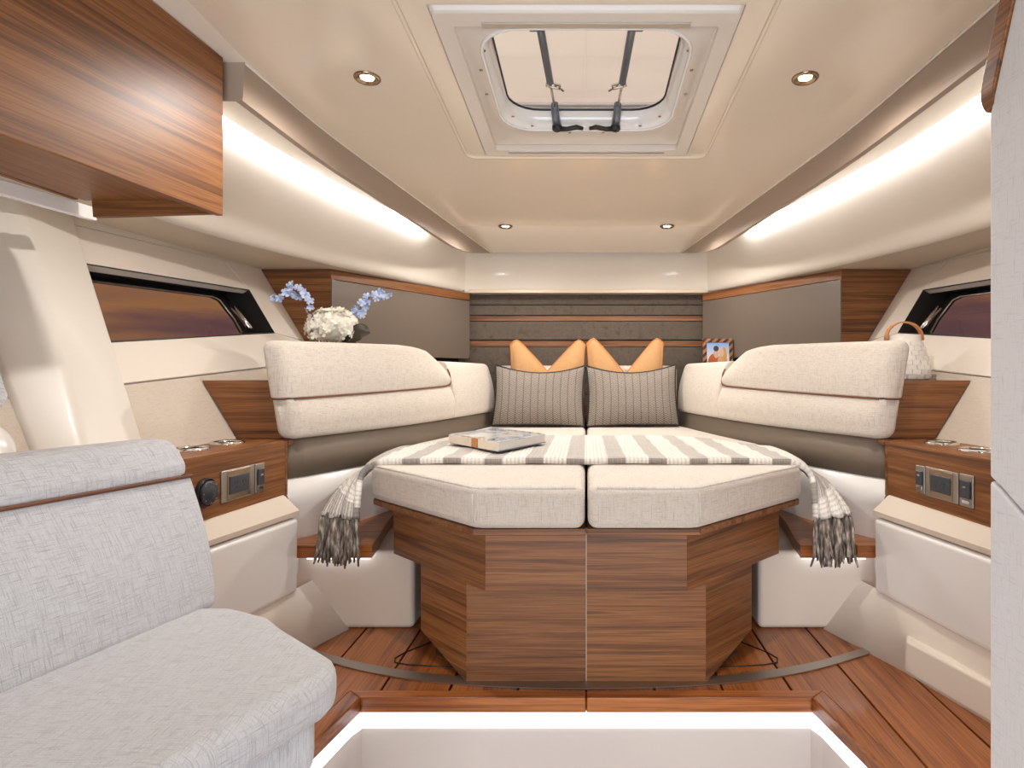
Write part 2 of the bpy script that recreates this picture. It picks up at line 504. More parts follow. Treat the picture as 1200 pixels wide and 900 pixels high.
# upper skin over the panel (keeps daylight out of the cove)
def roof_skin():
    verts, faces = [], []
    ds = [-.8, .6, H0, 2.0, H1, 3.0, 3.44, 3.9, 4.3]
    for d in ds:
        for x in (-1.62, -HX, HX, 1.62): verts.append((x, d, cove_top(d) + .09))
    for i in range(len(ds) - 1):
        for j in range(3):
            if j == 1 and ds[i] >= H0 - 1e-6 and ds[i + 1] <= H1 + 1e-6: continue
            a = i * 4 + j; faces.append([a, a + 1, a + 5, a + 4])
    mesh('roof_skin', verts, faces, M['white'], ceiling, solid=.01)
roof_skin()
for s in SIDES:
    dd = [d / 100 for d in range(182 if s < 0 else 40, 415, 12)] + [4.15]
    rows = [[], [], [], []]
    for d in dd:
        x = interp(d, VAL); drop = .112 if d < 3.45 else max(.004, .112 * (1 - ((d - 3.45) / .7) ** 1.5))
        z = ceil_z(d)
        rows[0].append((s * x, d, z + .004)); rows[1].append((s * (x + .006), d, z - drop))
        rows[2].append((s * (x + .028), d, z - drop)); rows[3].append((s * (x + .03), d, z + .03))
    loft('valance', rows, M['valance'], ceiling)
    tube('valance_bead', [(s * (interp(d, VAL) - .003), d, ceil_z(d) - .003) for d in dd], .004, M['cream'], ceiling, n=6)
slab('valance_return', [(-.994, 1.818, ceil_z(1.818)), (-1.14, 1.818, ceil_z(1.818)), (-1.14, 1.818, ceil_z(1.818) - .112), (-1.0, 1.818, ceil_z(1.818) - .112)], (0, .006, 0), M['valance'], ceiling)
# filler of the ceiling above the overhead cabinet
slab('ceiling_filler', [(x, d, ceil_z(d) - .0005) for x, d in ((-1.0, .2), (-.985, 1.822), (-1.45, 1.822), (-1.50, .6), (-1.50, .2))], (0, 0, .03), M['cream'], ceiling)
# moulded step round the hatch
fr_o = rrect(0, 1.985, .475, .515, .04); 
tube('hatch_moulding', [cz(x, d, -.001) for x, d in fr_o], .007, M['ceil'], ceiling, n=6, closed=True)

# ================================================================ WALLS
COVE_LED = {}
for s in SIDES:
    wall = struct('wall_' + SN[s], 'cream moulded hull side with cove, window surround and fabric lining')
    # cove panel (vertical fascia with a rolled lower edge), lit by the cove light
    dd = [.6, 1.0, 1.4, 1.8] + [d / 100 for d in range(200, 390, 10)] + [3.95, 4.02, 4.1]
    cv = smooth_path([(x, d, 0) for d, x in COVE], 8)
    ctab = [(p.y, p.x) for p in cv]
    prof = [(0, 1.0), (0, .6), (0, .25), (.003, .12), (.012, .05), (.03, .012), (.055, 0)]
    rows = [[(s * (interp(d, ctab) + .004), d, cove_top(d) + .06) for d in dd]]
    for off, t in prof:
        rows.append([(s * (interp(d, ctab) + off), d, SOFFIT_Z + (cove_top(d) - SOFFIT_Z) * t) for d in dd])
    loft('cove_panel', rows, M['cove_paint'], wall, smooth=True)
    loft('cove_ceiling', [[(s * (interp(d, ctab) - .035), d, cove_top(d) + z) for d in dd] for z in (.045, 0)] + [[(s * (interp(d, VAL) - .05), d, cove_top(d)) for d in dd]], M['cream'], wall)
    loft('cove_cap', [[(s * (interp(d, ctab) + .02), d, cove_top(d) + .055) for d in dd], [(s * (interp(d, ctab) - .04), d, cove_top(d) + .045) for d in dd]], M['cream'], wall)
    ll = [d for d in dd if 1.3 < d < 3.75]
    COVE_LED[s] = [[(s * (interp(d, ctab) - .033), d, cove_top(d) + z) for d in ll] for z in (.006, .034)]
    # soffit out to the hull
    loft('soffit_panel', [[(s * (interp(d, ctab) + .05), d, SOFFIT_Z) for d in dd], [(s * (hull_x(d, SOFFIT_Z) + .08), d, SOFFIT_Z + .0) for d in dd]], M['soffit'], wall)
    def H(d, z, off=0.0): return Vector((s * hull_x(d, z, off), d, z))
    out = Vector((s * .85, 0, -.52)) * .035
    # window surround in four pieces around the opening
    W = [(1.55, .985), (2.96, 1.122), (2.963, 1.325), (1.55, 1.267)]     # opening (depth, height)
    seam = lambda d: .894 + .0766 * (d - 1.92)
    top = lambda d: 1.43 + .0323 * (d - 2.107)
    g = .002
    slab('surround_top', [H(1.5, 1.262), H(2.90, 1.3216), H(2.963, 1.325), H(2.90, top(2.90)), H(1.5, top(1.5))], out, M['panel'], wall, bevel=.004)
    slab('surround_bottom', [H(1.5, seam(1.5) + g), H(3.25, seam(3.25) + g), H(3.25, 1.09), H(2.96, 1.122), H(1.5, .979)], out, M['panel'], wall, bevel=.004)
    slab('surround_end', [H(2.96, 1.124), H(3.25, 1.092), H(3.25, 1.47), H(2.904, top(2.9)), H(2.967, 1.325)], out, M['panel'], wall, bevel=.004)
    slab('surround_head', [H(1.5, top(1.5) + .002), H(3.25, top(3.25) + .002), H(3.25, 1.50), H(1.5, 1.50)], out, M['panel'], wall)
    slab('fabric_panel', [H(1.3, .55), H(3.25, .55), H(3.25, seam(3.25) - g), H(1.3, seam(1.3) - g)], out, M['wallfab'], wall, bevel=.004)
    slab('hull_side_aft', [H(.3, .50, .02), H(1.56, .50, .02), H(1.56, 1.5, .02), H(.3, 1.5, .02)], out, M['wood'], wall)
    # window
    win = struct('window_%d' % (1 if s < 0 else 2), 'slanted dark-framed cabin window with tinted pane in the %s hull side' % ('port' if s < 0 else 'starboard'))
    deep = .115
    opening = [H(*p) for p in W]; off_v = Vector((s * deep, 0, -.02))
    outerr = [p + off_v for p in opening]
    loft('frame_reveal', [opening + [opening[0]], outerr + [outerr[0]]], M['black'], win, solid=.008)
    inset = [(1.55, 1.0), (2.86, 1.117), (2.90, 1.14), (2.905, 1.20), (2.88, 1.285), (2.84, 1.297), (1.55, 1.245)]
    gl = [H(*p) + off_v for p in inset]
    # black mask between reveal and pane
    rim = [(1.55, .985), (2.96, 1.10), (2.962, 1.14), (2.963, 1.22), (2.963, 1.325), (2.90, 1.33), (1.55, 1.267)]
    loft('frame_mask', [[H(*p) + off_v for p in rim] + [H(*rim[0]) + off_v], gl + [gl[0]]], M['black'], win, solid=.01)
    tube('frame_bead', [p - off_v * .06 for p in gl] + [gl[0] - off_v * .06], .0045, M['brushed'], win, n=6)
    mesh('pane', [p + Vector((s * .002, 0, 0)) for p in gl], [list(range(len(gl)))], M['winglass'], win)
    tube('window_latch', [H(2.83, 1.13, .03), H(2.85, 1.19, .05), H(2.85, 1.23, .06)], .012, M['chrome'], win, n=8)
    # lower liner: taupe band under the bolster, white ledge, white side down to the tread
    ld = [2.217, 2.262, 2.27, 2.3, 2.45, 2.6, 2.8, 3.0, 3.3, 3.6, 3.9, 4.1]
    def lx(d, o): return s * (cush_x(d) + o + max(0.0, 2.32 - d) * .22)
    loft('liner_band', [[(lx(d, .036), d, .670 if d < 2.265 else .69) for d in ld], [(lx(d, .03), d, .55) for d in ld]], M['liner'], wall, solid=.012, smooth=True)
    lw = [d for d in ld if d < 3.5]
    def le(d, o): return lx(d, o + (.036 - o) * min(1.0, max(0.0, (d - 2.55) / .2)))
    loft('liner_ledge', [[(le(d, o), d, z) for d in lw] for o, z in ((.036, .552), (.02, .54), (-.004, .475), (.003, .45), (.02, .2))],
         M['white'], wall, smooth=True)
    # white step block with raised inner fin
    prism('step_block', [(s * x, y) for x, y in [(.625, 2.265), (1.06, 2.265), (1.06, 2.9), (.625, 2.9)]], 0, .283, M['cream'], wall, bevel=.02)
    prism('step_fin', [(s * x, y) for x, y in [(.68, 2.42), (.74, 2.40), (.785, 2.55), (.80, 2.9), (.68, 2.9)]], .26, .45, M['cream'], wall, bevel=.012)
    # treads
    prism('tread_plank', [(s * x, y) for x, y in [(.744, 2.17), (.938, 2.17), (.938, 2.66), (.90, 2.75), (.83, 2.75), (.80, 2.5), (.762, 2.3)]], .285, .33, M['teak_x'], wall, bevel=.003)
    prism('tread_plank', [(s * x, y) for x, y in [(.942, 2.17), (1.04, 2.17), (1.06, 2.3), (1.0, 2.45), (.942, 2.65)]], .285, .33, M['teak_x'], wall, bevel=.003)
    tl = box('tread_light', *sorted((s * .775, s * 1.0)), 2.235, 2.262, .262, .2835, M['led'], None)
    tag(tl, 'short white strip light glowing under the small teak side step on the %s side' % ('port' if s < 0 else 'starboard'), 'strip light', 'tread lights')
    # side moulding below the console: sloping sand ledge, white panel, fairing to the sole
    px = lambda d: .995 + .185 * (2.15 - d)
    cx = lambda d: 1.06 + .106 * (2.2 - d)
    n0, n1 = .3, 2.165
    loft('side_ledge', [[(s * (cx(d) + .02), d, .505) for d in (n0, 1.6, n1 + .02)], [(s * (cx(d) - .005), d, .497) for d in (n0, 1.6, n1 + .02)], [(s * (px(d) + .004), d, .452) for d in (n0, 1.6, n1)],
         [(s * (px(d) + .004), d, .438) for d in (n0, 1.6, n1)], [(s * (px(d) + .03), d, .434) for d in (n0, 1.6, n1)]], M['ledge'], wall, solid=.006, bevel=.006)
    hexa('side_panel', [(s * (px(n0) + .004), n0, .17), (s * (px(n1) + .004), n1, .17), (s * (px(n1) + .10), n1, .17), (s * (px(n0) + .10), n0, .17)],
         [(s * px(n0), n0, .430), (s * px(n1), n1, .430), (s * (px(n1) + .10), n1, .430), (s * (px(n0) + .10), n0, .430)], M['white'], wall, bevel=.018, seg=4)
    fl = [(.86, 2.268), (.925, 2.10), (.985, 1.94), (1.065, 1.66), (1.12, 1.3), (1.2, .3)]
    loft('fairing', [[(s * (px(d) + .02), d, .178) for x, d in fl], [(s * x, d, 0) for x, d in fl], [(s * (x + .02), d, -.01) for x, d in fl]], M['cream'], wall, smooth=True)
    # floor-level moulded box
    hexa('floor_box', [(s * .985, 1.94, 0), (s * 1.02, 2.02, 0), (s * 1.3, 2.0, 0), (s * 1.3, .3, 0), (s * 1.25, .3, 0), (s * 1.065, 1.66, 0)],
         [(s * .99, 1.935, .10), (s * 1.03, 2.01, .10), (s * 1.3, 1.99, .10), (s * 1.3, .3, .10), (s * 1.255, .3, .10), (s * 1.07, 1.66, .10)], M['cream'], wall, bevel=.01)
    # shelf behind the side bolsters
    sh = [2.29, 2.6, 2.9, 3.3, 3.7, 4.1]
    loft('shelf', [[(lx(d, .113), d, .897) for d in sh], [(s * (hull_x(d, .9) + .02), d, .897) for d in sh]], M['taupe'], wall, solid=.01)
    # pillar between sofa and window
    def pil(z):
        t = z - .733
        far = 1.851 + .3606 * (z - .72); rid = 1.608 + .37 * t; lef = 1.523 + .21 * t
        return [(s * hull_x(far, z, .02), far, z), (s * hull_x(far, z, -.012), far, z), (s * hull_x(rid + .02, z, -.06), rid + .02, z), (s * hull_x(rid, z, -.062), rid, z), (s * hull_x(rid - .02, z, -.055), rid - .02, z),
                (s * hull_x(lef, z, -.01), lef, z), (s * hull_x(lef, z, .05), lef, z)]
    zz = [.686, .80, 1.0, 1.25, 1.5]
    loft('hull_pillar', [pil(z) for z in zz], M['pillar'], wall, closed=True, caps=True, smooth=True, bevel=.012, angle=25)

front = struct('wall_front', 'cream forward bulkhead fascia above the headboard')
xs = [-.80, -.76, -.70, -.6, -.3, 0, .3, .6, .70, .76, .80]
def fd(x): a = abs(x); return 4.20 if a < .6 else 4.20 - .11 * ((a - .6) / .2) ** 1.6
rows = []
for off, z in [(0, 1.76), (0, 1.6), (0, 1.52), (.004, 1.49), (.014, 1.474), (.04, SOFFIT_Z)]:
    rows.append([(x, fd(x) + off, z) for x in xs])
loft('front_fascia', rows, M['cream'], front, smooth=True)
box('front_backing', -1.9, 1.9, 4.30, 4.34, -.05, 1.95, M['dark'], front)
box('front_soffit', -.95, .95, 4.12, 4.32, SOFFIT_Z + .001, SOFFIT_Z + .02, M['soffit'], front)
for s in SIDES:
    a, b = sorted((s * 1.9, s * .2))
    
# ---------------------------------------------------------------- cove lights
for s in SIDES:
    o = loft('cove_light', COVE_LED[s], M['cove'], None, recalc=False)
    tag(o, 'white cove strip light washing down the cove panel on the %s side' % ('port' if s < 0 else 'starboard'), 'strip light', 'cove lights')

# ---------------------------------------------------------------- downlights
def downlight(x, d, label, grp):
    z = ceil_z(d)
    nrm = Vector((0, -.055, -1)).normalized()
    p = Vector((x, d, z))
    t = thing('downlight', label, 'light', p, grp)
    lathe('trim_ring', [(.040, -.002), (.040, .003), (.036, .007), (.030, .007), (.022, .002), (.020, .0008)], M['bronze'], t, p, 28, nrm)
    lathe('lens', [(.020, .001), (.016, .003), (.001, .004)], M['lamp'], t, p, 20, nrm)
    l = bpy.data.lights.new('downlight_lamp', 'SPOT'); l.energy = DOWNLIGHT_W; l.color = (1.0, .945, .885)
    l.spot_size = math.radians(172); l.spot_blend = .55; l.shadow_soft_size = .025
    o = bpy.data.objects.new('downlight_lamp', l); COL.objects.link(o)
    o.parent = t; o.location = nrm * .012; o.rotation_euler = (0, 0, 0)
for s in SIDES:
    downlight(s * .667, 1.903, 'round bronze recessed downlight beside the roof hatch', 'downlights beside the hatch')
    downlight(s * .445, 3.44, 'small round bronze downlight in the ceiling above the bed head', 'downlights above the bed head')
# ================================================================ ROOF HATCH
hz = lambda d, dz=0: ceil_z(d) + dz
hatch = thing('roof_hatch', 'square roof hatch with rounded clear pane and two folding support struts', 'hatch', (0, 2.01, hz(2.01)))
def ring(name, inner, outer, dzi, dzo, mat, **kw):
    a = [Vector((x, d, hz(d, dzi))) for x, d in inner]; b = [Vector((x, d, hz(d, dzo))) for x, d in outer]
    return loft(name, [a + [a[0]], b + [b[0]]], mat, hatch, **kw)
N = 6
o0 = rrect(0, 2.01, .400, .45, .012, N); o1 = rrect(0, 2.01, .392, .44, .012, N)
i1 = rrect(0, 2.01, .345, .385, .010, N)
ring('frame_edge', o1, o0, -.014, .004, M['hatchgrey'])
loft('outer_frame', [[Vector((x, d, hz(d, z))) for x, d in p] + [Vector((p[0][0], p[0][1], hz(p[0][1], z)))] for p, z in ((o0, .01), (o1, -.016), (i1, -.016), (i1, .004))], M['hatchgrey'], hatch, bevel=.003)
c0 = 1.925
b0 = rrect(0, 2.0, .344, .384, .012, N)
b1 = rrect(0, 1.96, .335, .345, .14, N)
b2 = rrect(0, 1.95, .322, .332, .135, N)
b3 = rrect(0, 1.935, .292, .298, .115, N)
loft('liner', [[Vector((x, d, hz(d, z))) for x, d in p] + [Vector((p[0][0], p[0][1], hz(p[0][1], z)))] for p, z in ((b0, .0), (b1, .0), (b2, -.010), (b3, -.012))], M['hatchgrey'], hatch, smooth=True)
b4 = rrect(0, c0, .272, .278, .11, N)
tube('rim_bead', [Vector((x, d, hz(d, -.012))) for x, d in b3], .005, M['hatchrim'], hatch, n=8, closed=True)
loft('rim', [[Vector((x, d, hz(d, z))) for x, d in p] + [Vector((p[0][0], p[0][1], hz(p[0][1], z)))] for p, z in ((b3, -.012), (b4, .0), (rrect(0, c0, .268, .273, .108, N), .025), (rrect(0, c0, .266, .271, .107, N), .05))], M['hatchrim'], hatch, smooth=True)
pn = rrect(0, c0, .268, .273, .107, N)
mesh('pane', [Vector((x, d, hz(d, .044))) for x, d in pn], [list(range(len(pn)))], M['hatchglass'], hatch)
tube('pane_gasket', [Vector((x, d, hz(d, .043))) for x, d in rrect(0, c0, .266, .271, .107, N)], .004, M['black'], hatch, n=6, closed=True)
box('shade_slot', -.30, .30, 2.405, 2.415, hz(2.41) - .021, hz(2.41) - .012, M['brushed'], hatch)
box('shade_slot', -.27, .27, 1.605, 1.625, hz(1.62) - .020, hz(1.62) - .012, M['brushed'], hatch)
scr = [(-.31, 1.84), (-.315, 1.98), (-.25, 2.13), (-.19, 2.20), (-.06, 2.255), (.06, 2.255), (.19, 2.20), (.25, 2.13), (.315, 1.98), (.31, 1.84), (-.285, 1.74), (.285, 1.74)]
for x, d in scr:
    lathe('screw', [(.0055, 0), (.005, .002), (.001, .0025)], M['bronze'], hatch, (x, d, hz(d, -.011)), 10, (0, 0, -1))
for s in SIDES:
    a = Vector((s * .125, 1.69, hz(1.69, .025))); e = Vector((s * .105, 2.17, hz(2.17, .012)))
    m_ = a.lerp(e, .60); n_ = a.lerp(e, .92)
    st = tube('support_strut', [a, a.lerp(e, .02), m_], .0115, M['strut'], hatch, n=10)
    tube('strut_rod', [m_, n_], .004, M['brushed'], st, n=8)
    box('strut_bracket', *sorted((a.x - s * .012, a.x + s * .03)), a.y - .012, a.y + .014, a.z - .008, a.z + .03, M['strut'], st, bevel=.003)
    tube('strut_clamp', [m_ + Vector((s * .012, -.012, 0)), m_ + Vector((-s * .03, .004, -.006))], [.011, .009], M['chrome'], st, n=10)
    tube('strut_clamp', [m_ + Vector((-s * .01, -.006, 0)), m_ + Vector((-s * .04, .03, -.006))], [.004, .003], M['chrome'], st, n=8)
    q = Vector((s * .103, 2.20, hz(2.20, -.012)))
    hd = tube('latch', [n_ + Vector((0, -.02, .01)), n_ + Vector((0, .02, -.005)), q], [.012, .014, .015], M['strut'], hatch, n=12)
    lathe('latch_knob', [(.017, 0), (.017, .012), (.012, .016), (.001, .016)], M['black'], hd, q + Vector((0, 0, -.002)), 16, (0, -.3, -1))
    tube('latch_lever', [q + Vector((0, 0, -.010)), q + Vector((-s * .035, -.002, -.012)), q + Vector((-s * .07, -.004, -.006)), q + Vector((-s * .092, -.006, -.012))], [.010, .008, .0085, .006], M['black'], hd, n=10)

# ================================================================ BED
bed = thing('bed_pedestal', 'faceted walnut bed pedestal with overhanging upper tier and centre seam', 'bed', (0, 2.6, 0))
for s in SIDES:
    def S(poly): return [(s * x, y) for x, y in poly]
    gp = .0012
    prism('bed_board', S([(gp, 1.785), (.325, 1.785), (.755, 2.215), (.80, 2.5), (.80, 2.75), (cush_x(2.95) + .02, 2.95), (cush_x(3.3) + .02, 3.3), (cush_x(4.0) + .015, 4.0), (gp, 4.0)]), .462, .482, M['wood_x'], bed, bevel=.003)
    # upper tier: front and angled face panels
    prism('upper_front_panel', S([(gp, 1.80), (.292, 1.80), (.280, 1.818), (gp, 1.818)]), .298, .462, M['wood'], bed, bevel=.0015, seg=1)
    prism('upper_side_panel', S([(.2925, 1.8005), (.671, 2.179), (.66, 2.195), (.281, 1.8185)]), .298, .462, M['wood'], bed, bevel=.0015, seg=1)
    prism('upper_underside', S([(gp, 1.815), (.29, 1.815), (.655, 2.19), (.62, 3.6), (gp, 3.6)]), .300, .318, M['wood_x'], bed)
    prism('upper_return', S([(.672, 2.18), (.672, 3.6), (.655, 3.6), (.655, 2.19)]), .298, .462, M['wood'], bed)
    # lower tier
    prism('lower_front_panel', S([(gp, 1.87), (.359, 1.87), (.350, 1.886), (gp, 1.886)]), .0, .30, M['wood'], bed, bevel=.0015, seg=1)
    a = (s * .3595, 1.8705); b = (s * .545, 2.056)
    nv = Vector((-s * .0106, .0106, 0))
    slab('lower_side_panel', [(a[0], a[1], .0), (b[0], b[1], .083), (b[0], b[1], .30), (a[0], a[1], .30)], nv, M['wood'], bed, bevel=.0015, seg=1)
    prism('lower_return', S([(.545, 2.058), (.545, 3.6), (.53, 3.6), (.53, 2.06)]), .083, .30, M['wood'], bed)
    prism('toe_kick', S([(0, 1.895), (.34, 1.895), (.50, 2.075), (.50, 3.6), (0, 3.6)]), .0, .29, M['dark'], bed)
box('centre_seam', -.001, .001, 1.801, 1.81, .30, .48, M['ledge'], bed)
box('centre_seam', -.001, .001, 1.871, 1.88, .0, .30, M['ledge'], bed)

def bed_edge(d): return interp(d, [(2.19, .752), (2.35, .79), (2.5, .805), (2.75, .805)]) if d < 2.75 else min(.805, cush_x(d) + .025)
for s in SIDES:
    m_ = thing('mattress', 'oat linen mattress half beside the centre split, %s' % ('lying under the coffee table book' if s < 0 else 'with only the throw across it'), 'mattress', (s * .38, 2.9, .482), 'mattress halves')
    poly = [(.004, 1.765), (.30, 1.765), (.33, 1.775), (.752, 2.19)] + [(bed_edge(d), d) for d in (2.35, 2.5, 2.75, 2.9, 3.07, 3.3, 3.6, 3.9, 4.05)] + [(.004, 4.05)]
    mb = prism('mattress_body', [(s * x, y) for x, y in poly], .483, .605, M['linen'], m_, bevel=.028, seg=5, angle=50)
    side_material(mb, M['bolster'])
    # welt seams along the top front edge and up the corners
    tube('welt', [(s * x, y, .5995) for x, y in [(.03, 1.776), (.30, 1.776), (.325, 1.786), (.745, 2.20)]], .0035, M['linen'], m_, n=6)
    tube('welt', [(s * .322, 1.769, z) for z in (.500, .54, .585)], .0025, M['linen'], m_, n=6)

# ---------------------------------------------------------------- side bolsters
def bolster(s):
    t = thing('side_bolster', 'long oat linen side bolster with brown piping, %s' % ('in front of the flowers' if s < 0 else 'in front of the white lantern'), 'cushion', (s * .85, 3.0, .685), 'side bolsters')
    def sec(d, z, o): return Vector((s * (cush_x(d) + .16 * (z - .685) + o), d, z))
    seamz = lambda d: interp(d, [(2.3, .838), (3.3, .866)])
    topz = lambda d: interp(d, [(2.28, 1.047), (2.9, 1.062), (3.03, 1.058), (3.12, 1.045), (3.22, 1.0), (3.30, .955)])
    soft_pad('lower_pad', sec, 2.228, 3.30, lambda d: .692, lambda d: seamz(d) - .001, .076, .005, .028, (.024, .004), M['bolster'], t, bow=.014)
    soft_pad('forward_pad', sec, 3.303, 3.97, lambda d: .692, lambda d: .995, .076, .03, .028, (.004, .03), M['bolster'], t, bow=.014)
    soft_pad('upper_pad', sec, 2.222, 3.30, lambda d: seamz(d) + .002, topz, .076, .03, .005, (.024, .006), M['bolster'], t, bow=.012, n=18)
    pp = [sec(d, seamz(d), -.003) for d in (2.24, 2.3, 2.4, 2.55, 2.7, 2.9, 3.1, 3.24)] + [sec(3.29, .873, -.005), sec(3.303, .89, -.006), sec(3.303, .93, -.006), sec(3.295, .955, -.002)]
    tube('piping', pp, .0038, M['piping'], t, n=6)
    tube('piping', [sec(2.2235, seamz(2.23), o) for o in (.008, .04, .07)], .0038, M['piping'], t, n=6)
for s in SIDES: bolster(s)
hb = thing('head_bolster', 'low oat linen cushion across the bed head behind the pillows', 'cushion', (0, 4.1, .605))
box('head_bolster_pad', -.60, .60, 4.11, 4.185, .61, .985, M['linen'], hb, bevel=.03, seg=4)

# ---------------------------------------------------------------- headboard
head = thing('headboard', 'charcoal upholstered headboard with two horizontal walnut inlays', 'headboard', (0, 4.23, .6))
for z0, z1, dp in ((.55, 1.112, .02), (1.16, 1.283, .02), (1.326, 1.392, .02), (1.397, 1.463, .034)):
    box('upholstered_panel', -.86, .86, 4.20 + dp - .02, 4.25, z0, z1, M['headboard'], head, bevel=.006)
for z0, z1 in ((1.116, 1.156), (1.287, 1.322)):
    box('wood_inlay', -.86, .86, 4.215, 4.25, z0, z1, M['wood_x'], head, bevel=.002, seg=1)
box('headboard_back', -.9, .9, 4.25, 4.28, .5, 1.465, M['dark'], head)

# ---------------------------------------------------------------- side lockers
for s in SIDES:
    t = thing('side_locker', 'walnut side locker with taupe lift-up door, %s' % ('behind the flowers' if s < 0 else 'above the picture frame'), 'cabinet', (s * 1.1, 3.6, 1.05), 'side lockers')
    A = Vector((s * 1.303, 3.19, 0)); B = Vector((s * .770, 4.135, 0))
    u = (B - A).normalized(); nrm = Vector((-u.y * s, u.x * s, 0))
    if nrm.x * s > 0: nrm = -nrm          # points inboard
    def F(t_, z, o=0): p = A.lerp(B, t_) + nrm * o; return Vector((p.x, p.y, z))
    slab('top_rail', [F(0, 1.413), F(1, 1.413), F(1, 1.462), F(0, 1.462)], -nrm * .02, M['wood'], t, bevel=.002)
    dr = slab('locker_door', [F(.0, 1.03, .004), F(.985, 1.03, .004), F(.995, 1.06, .004), F(.995, 1.410, .004), F(0, 1.410, .004)], -nrm * .02, M['taupe'], t, bevel=.003)
    slab('end_panel', [(A.x, 3.19, 1.03), (A.x, 3.19, 1.462), (s * (hull_x(3.19, 1.462) - .002), 3.19, 1.462), (s * (hull_x(3.19, 1.03) - .002), 3.19, 1.03)], (0, .02, 0), M['wood'], t, bevel=.002)
    slab('corner_post', [F(0, 1.03, .006), F(.012, 1.03, .006), F(.012, 1.412, .006), F(0, 1.412, .006)], -nrm * .004, M['taupe'], t)
    slab('bottom_board', [F(0, 1.035, -.01), F(1, 1.035, -.01), (s * 1.3, 4.2, 1.035), (s * 1.4, 3.22, 1.035)], (0, 0, .015), M['dark'], t)
    slab('lower_end_panel', [(s * 1.06, 3.24, .903), (s * (hull_x(3.25, .903) - .003), 3.24, .903), (s * (hull_x(3.25, 1.03) - .003), 3.24, 1.03), (s * 1.30, 3.24, 1.03)], (0, .015, 0), M['wood'], t)

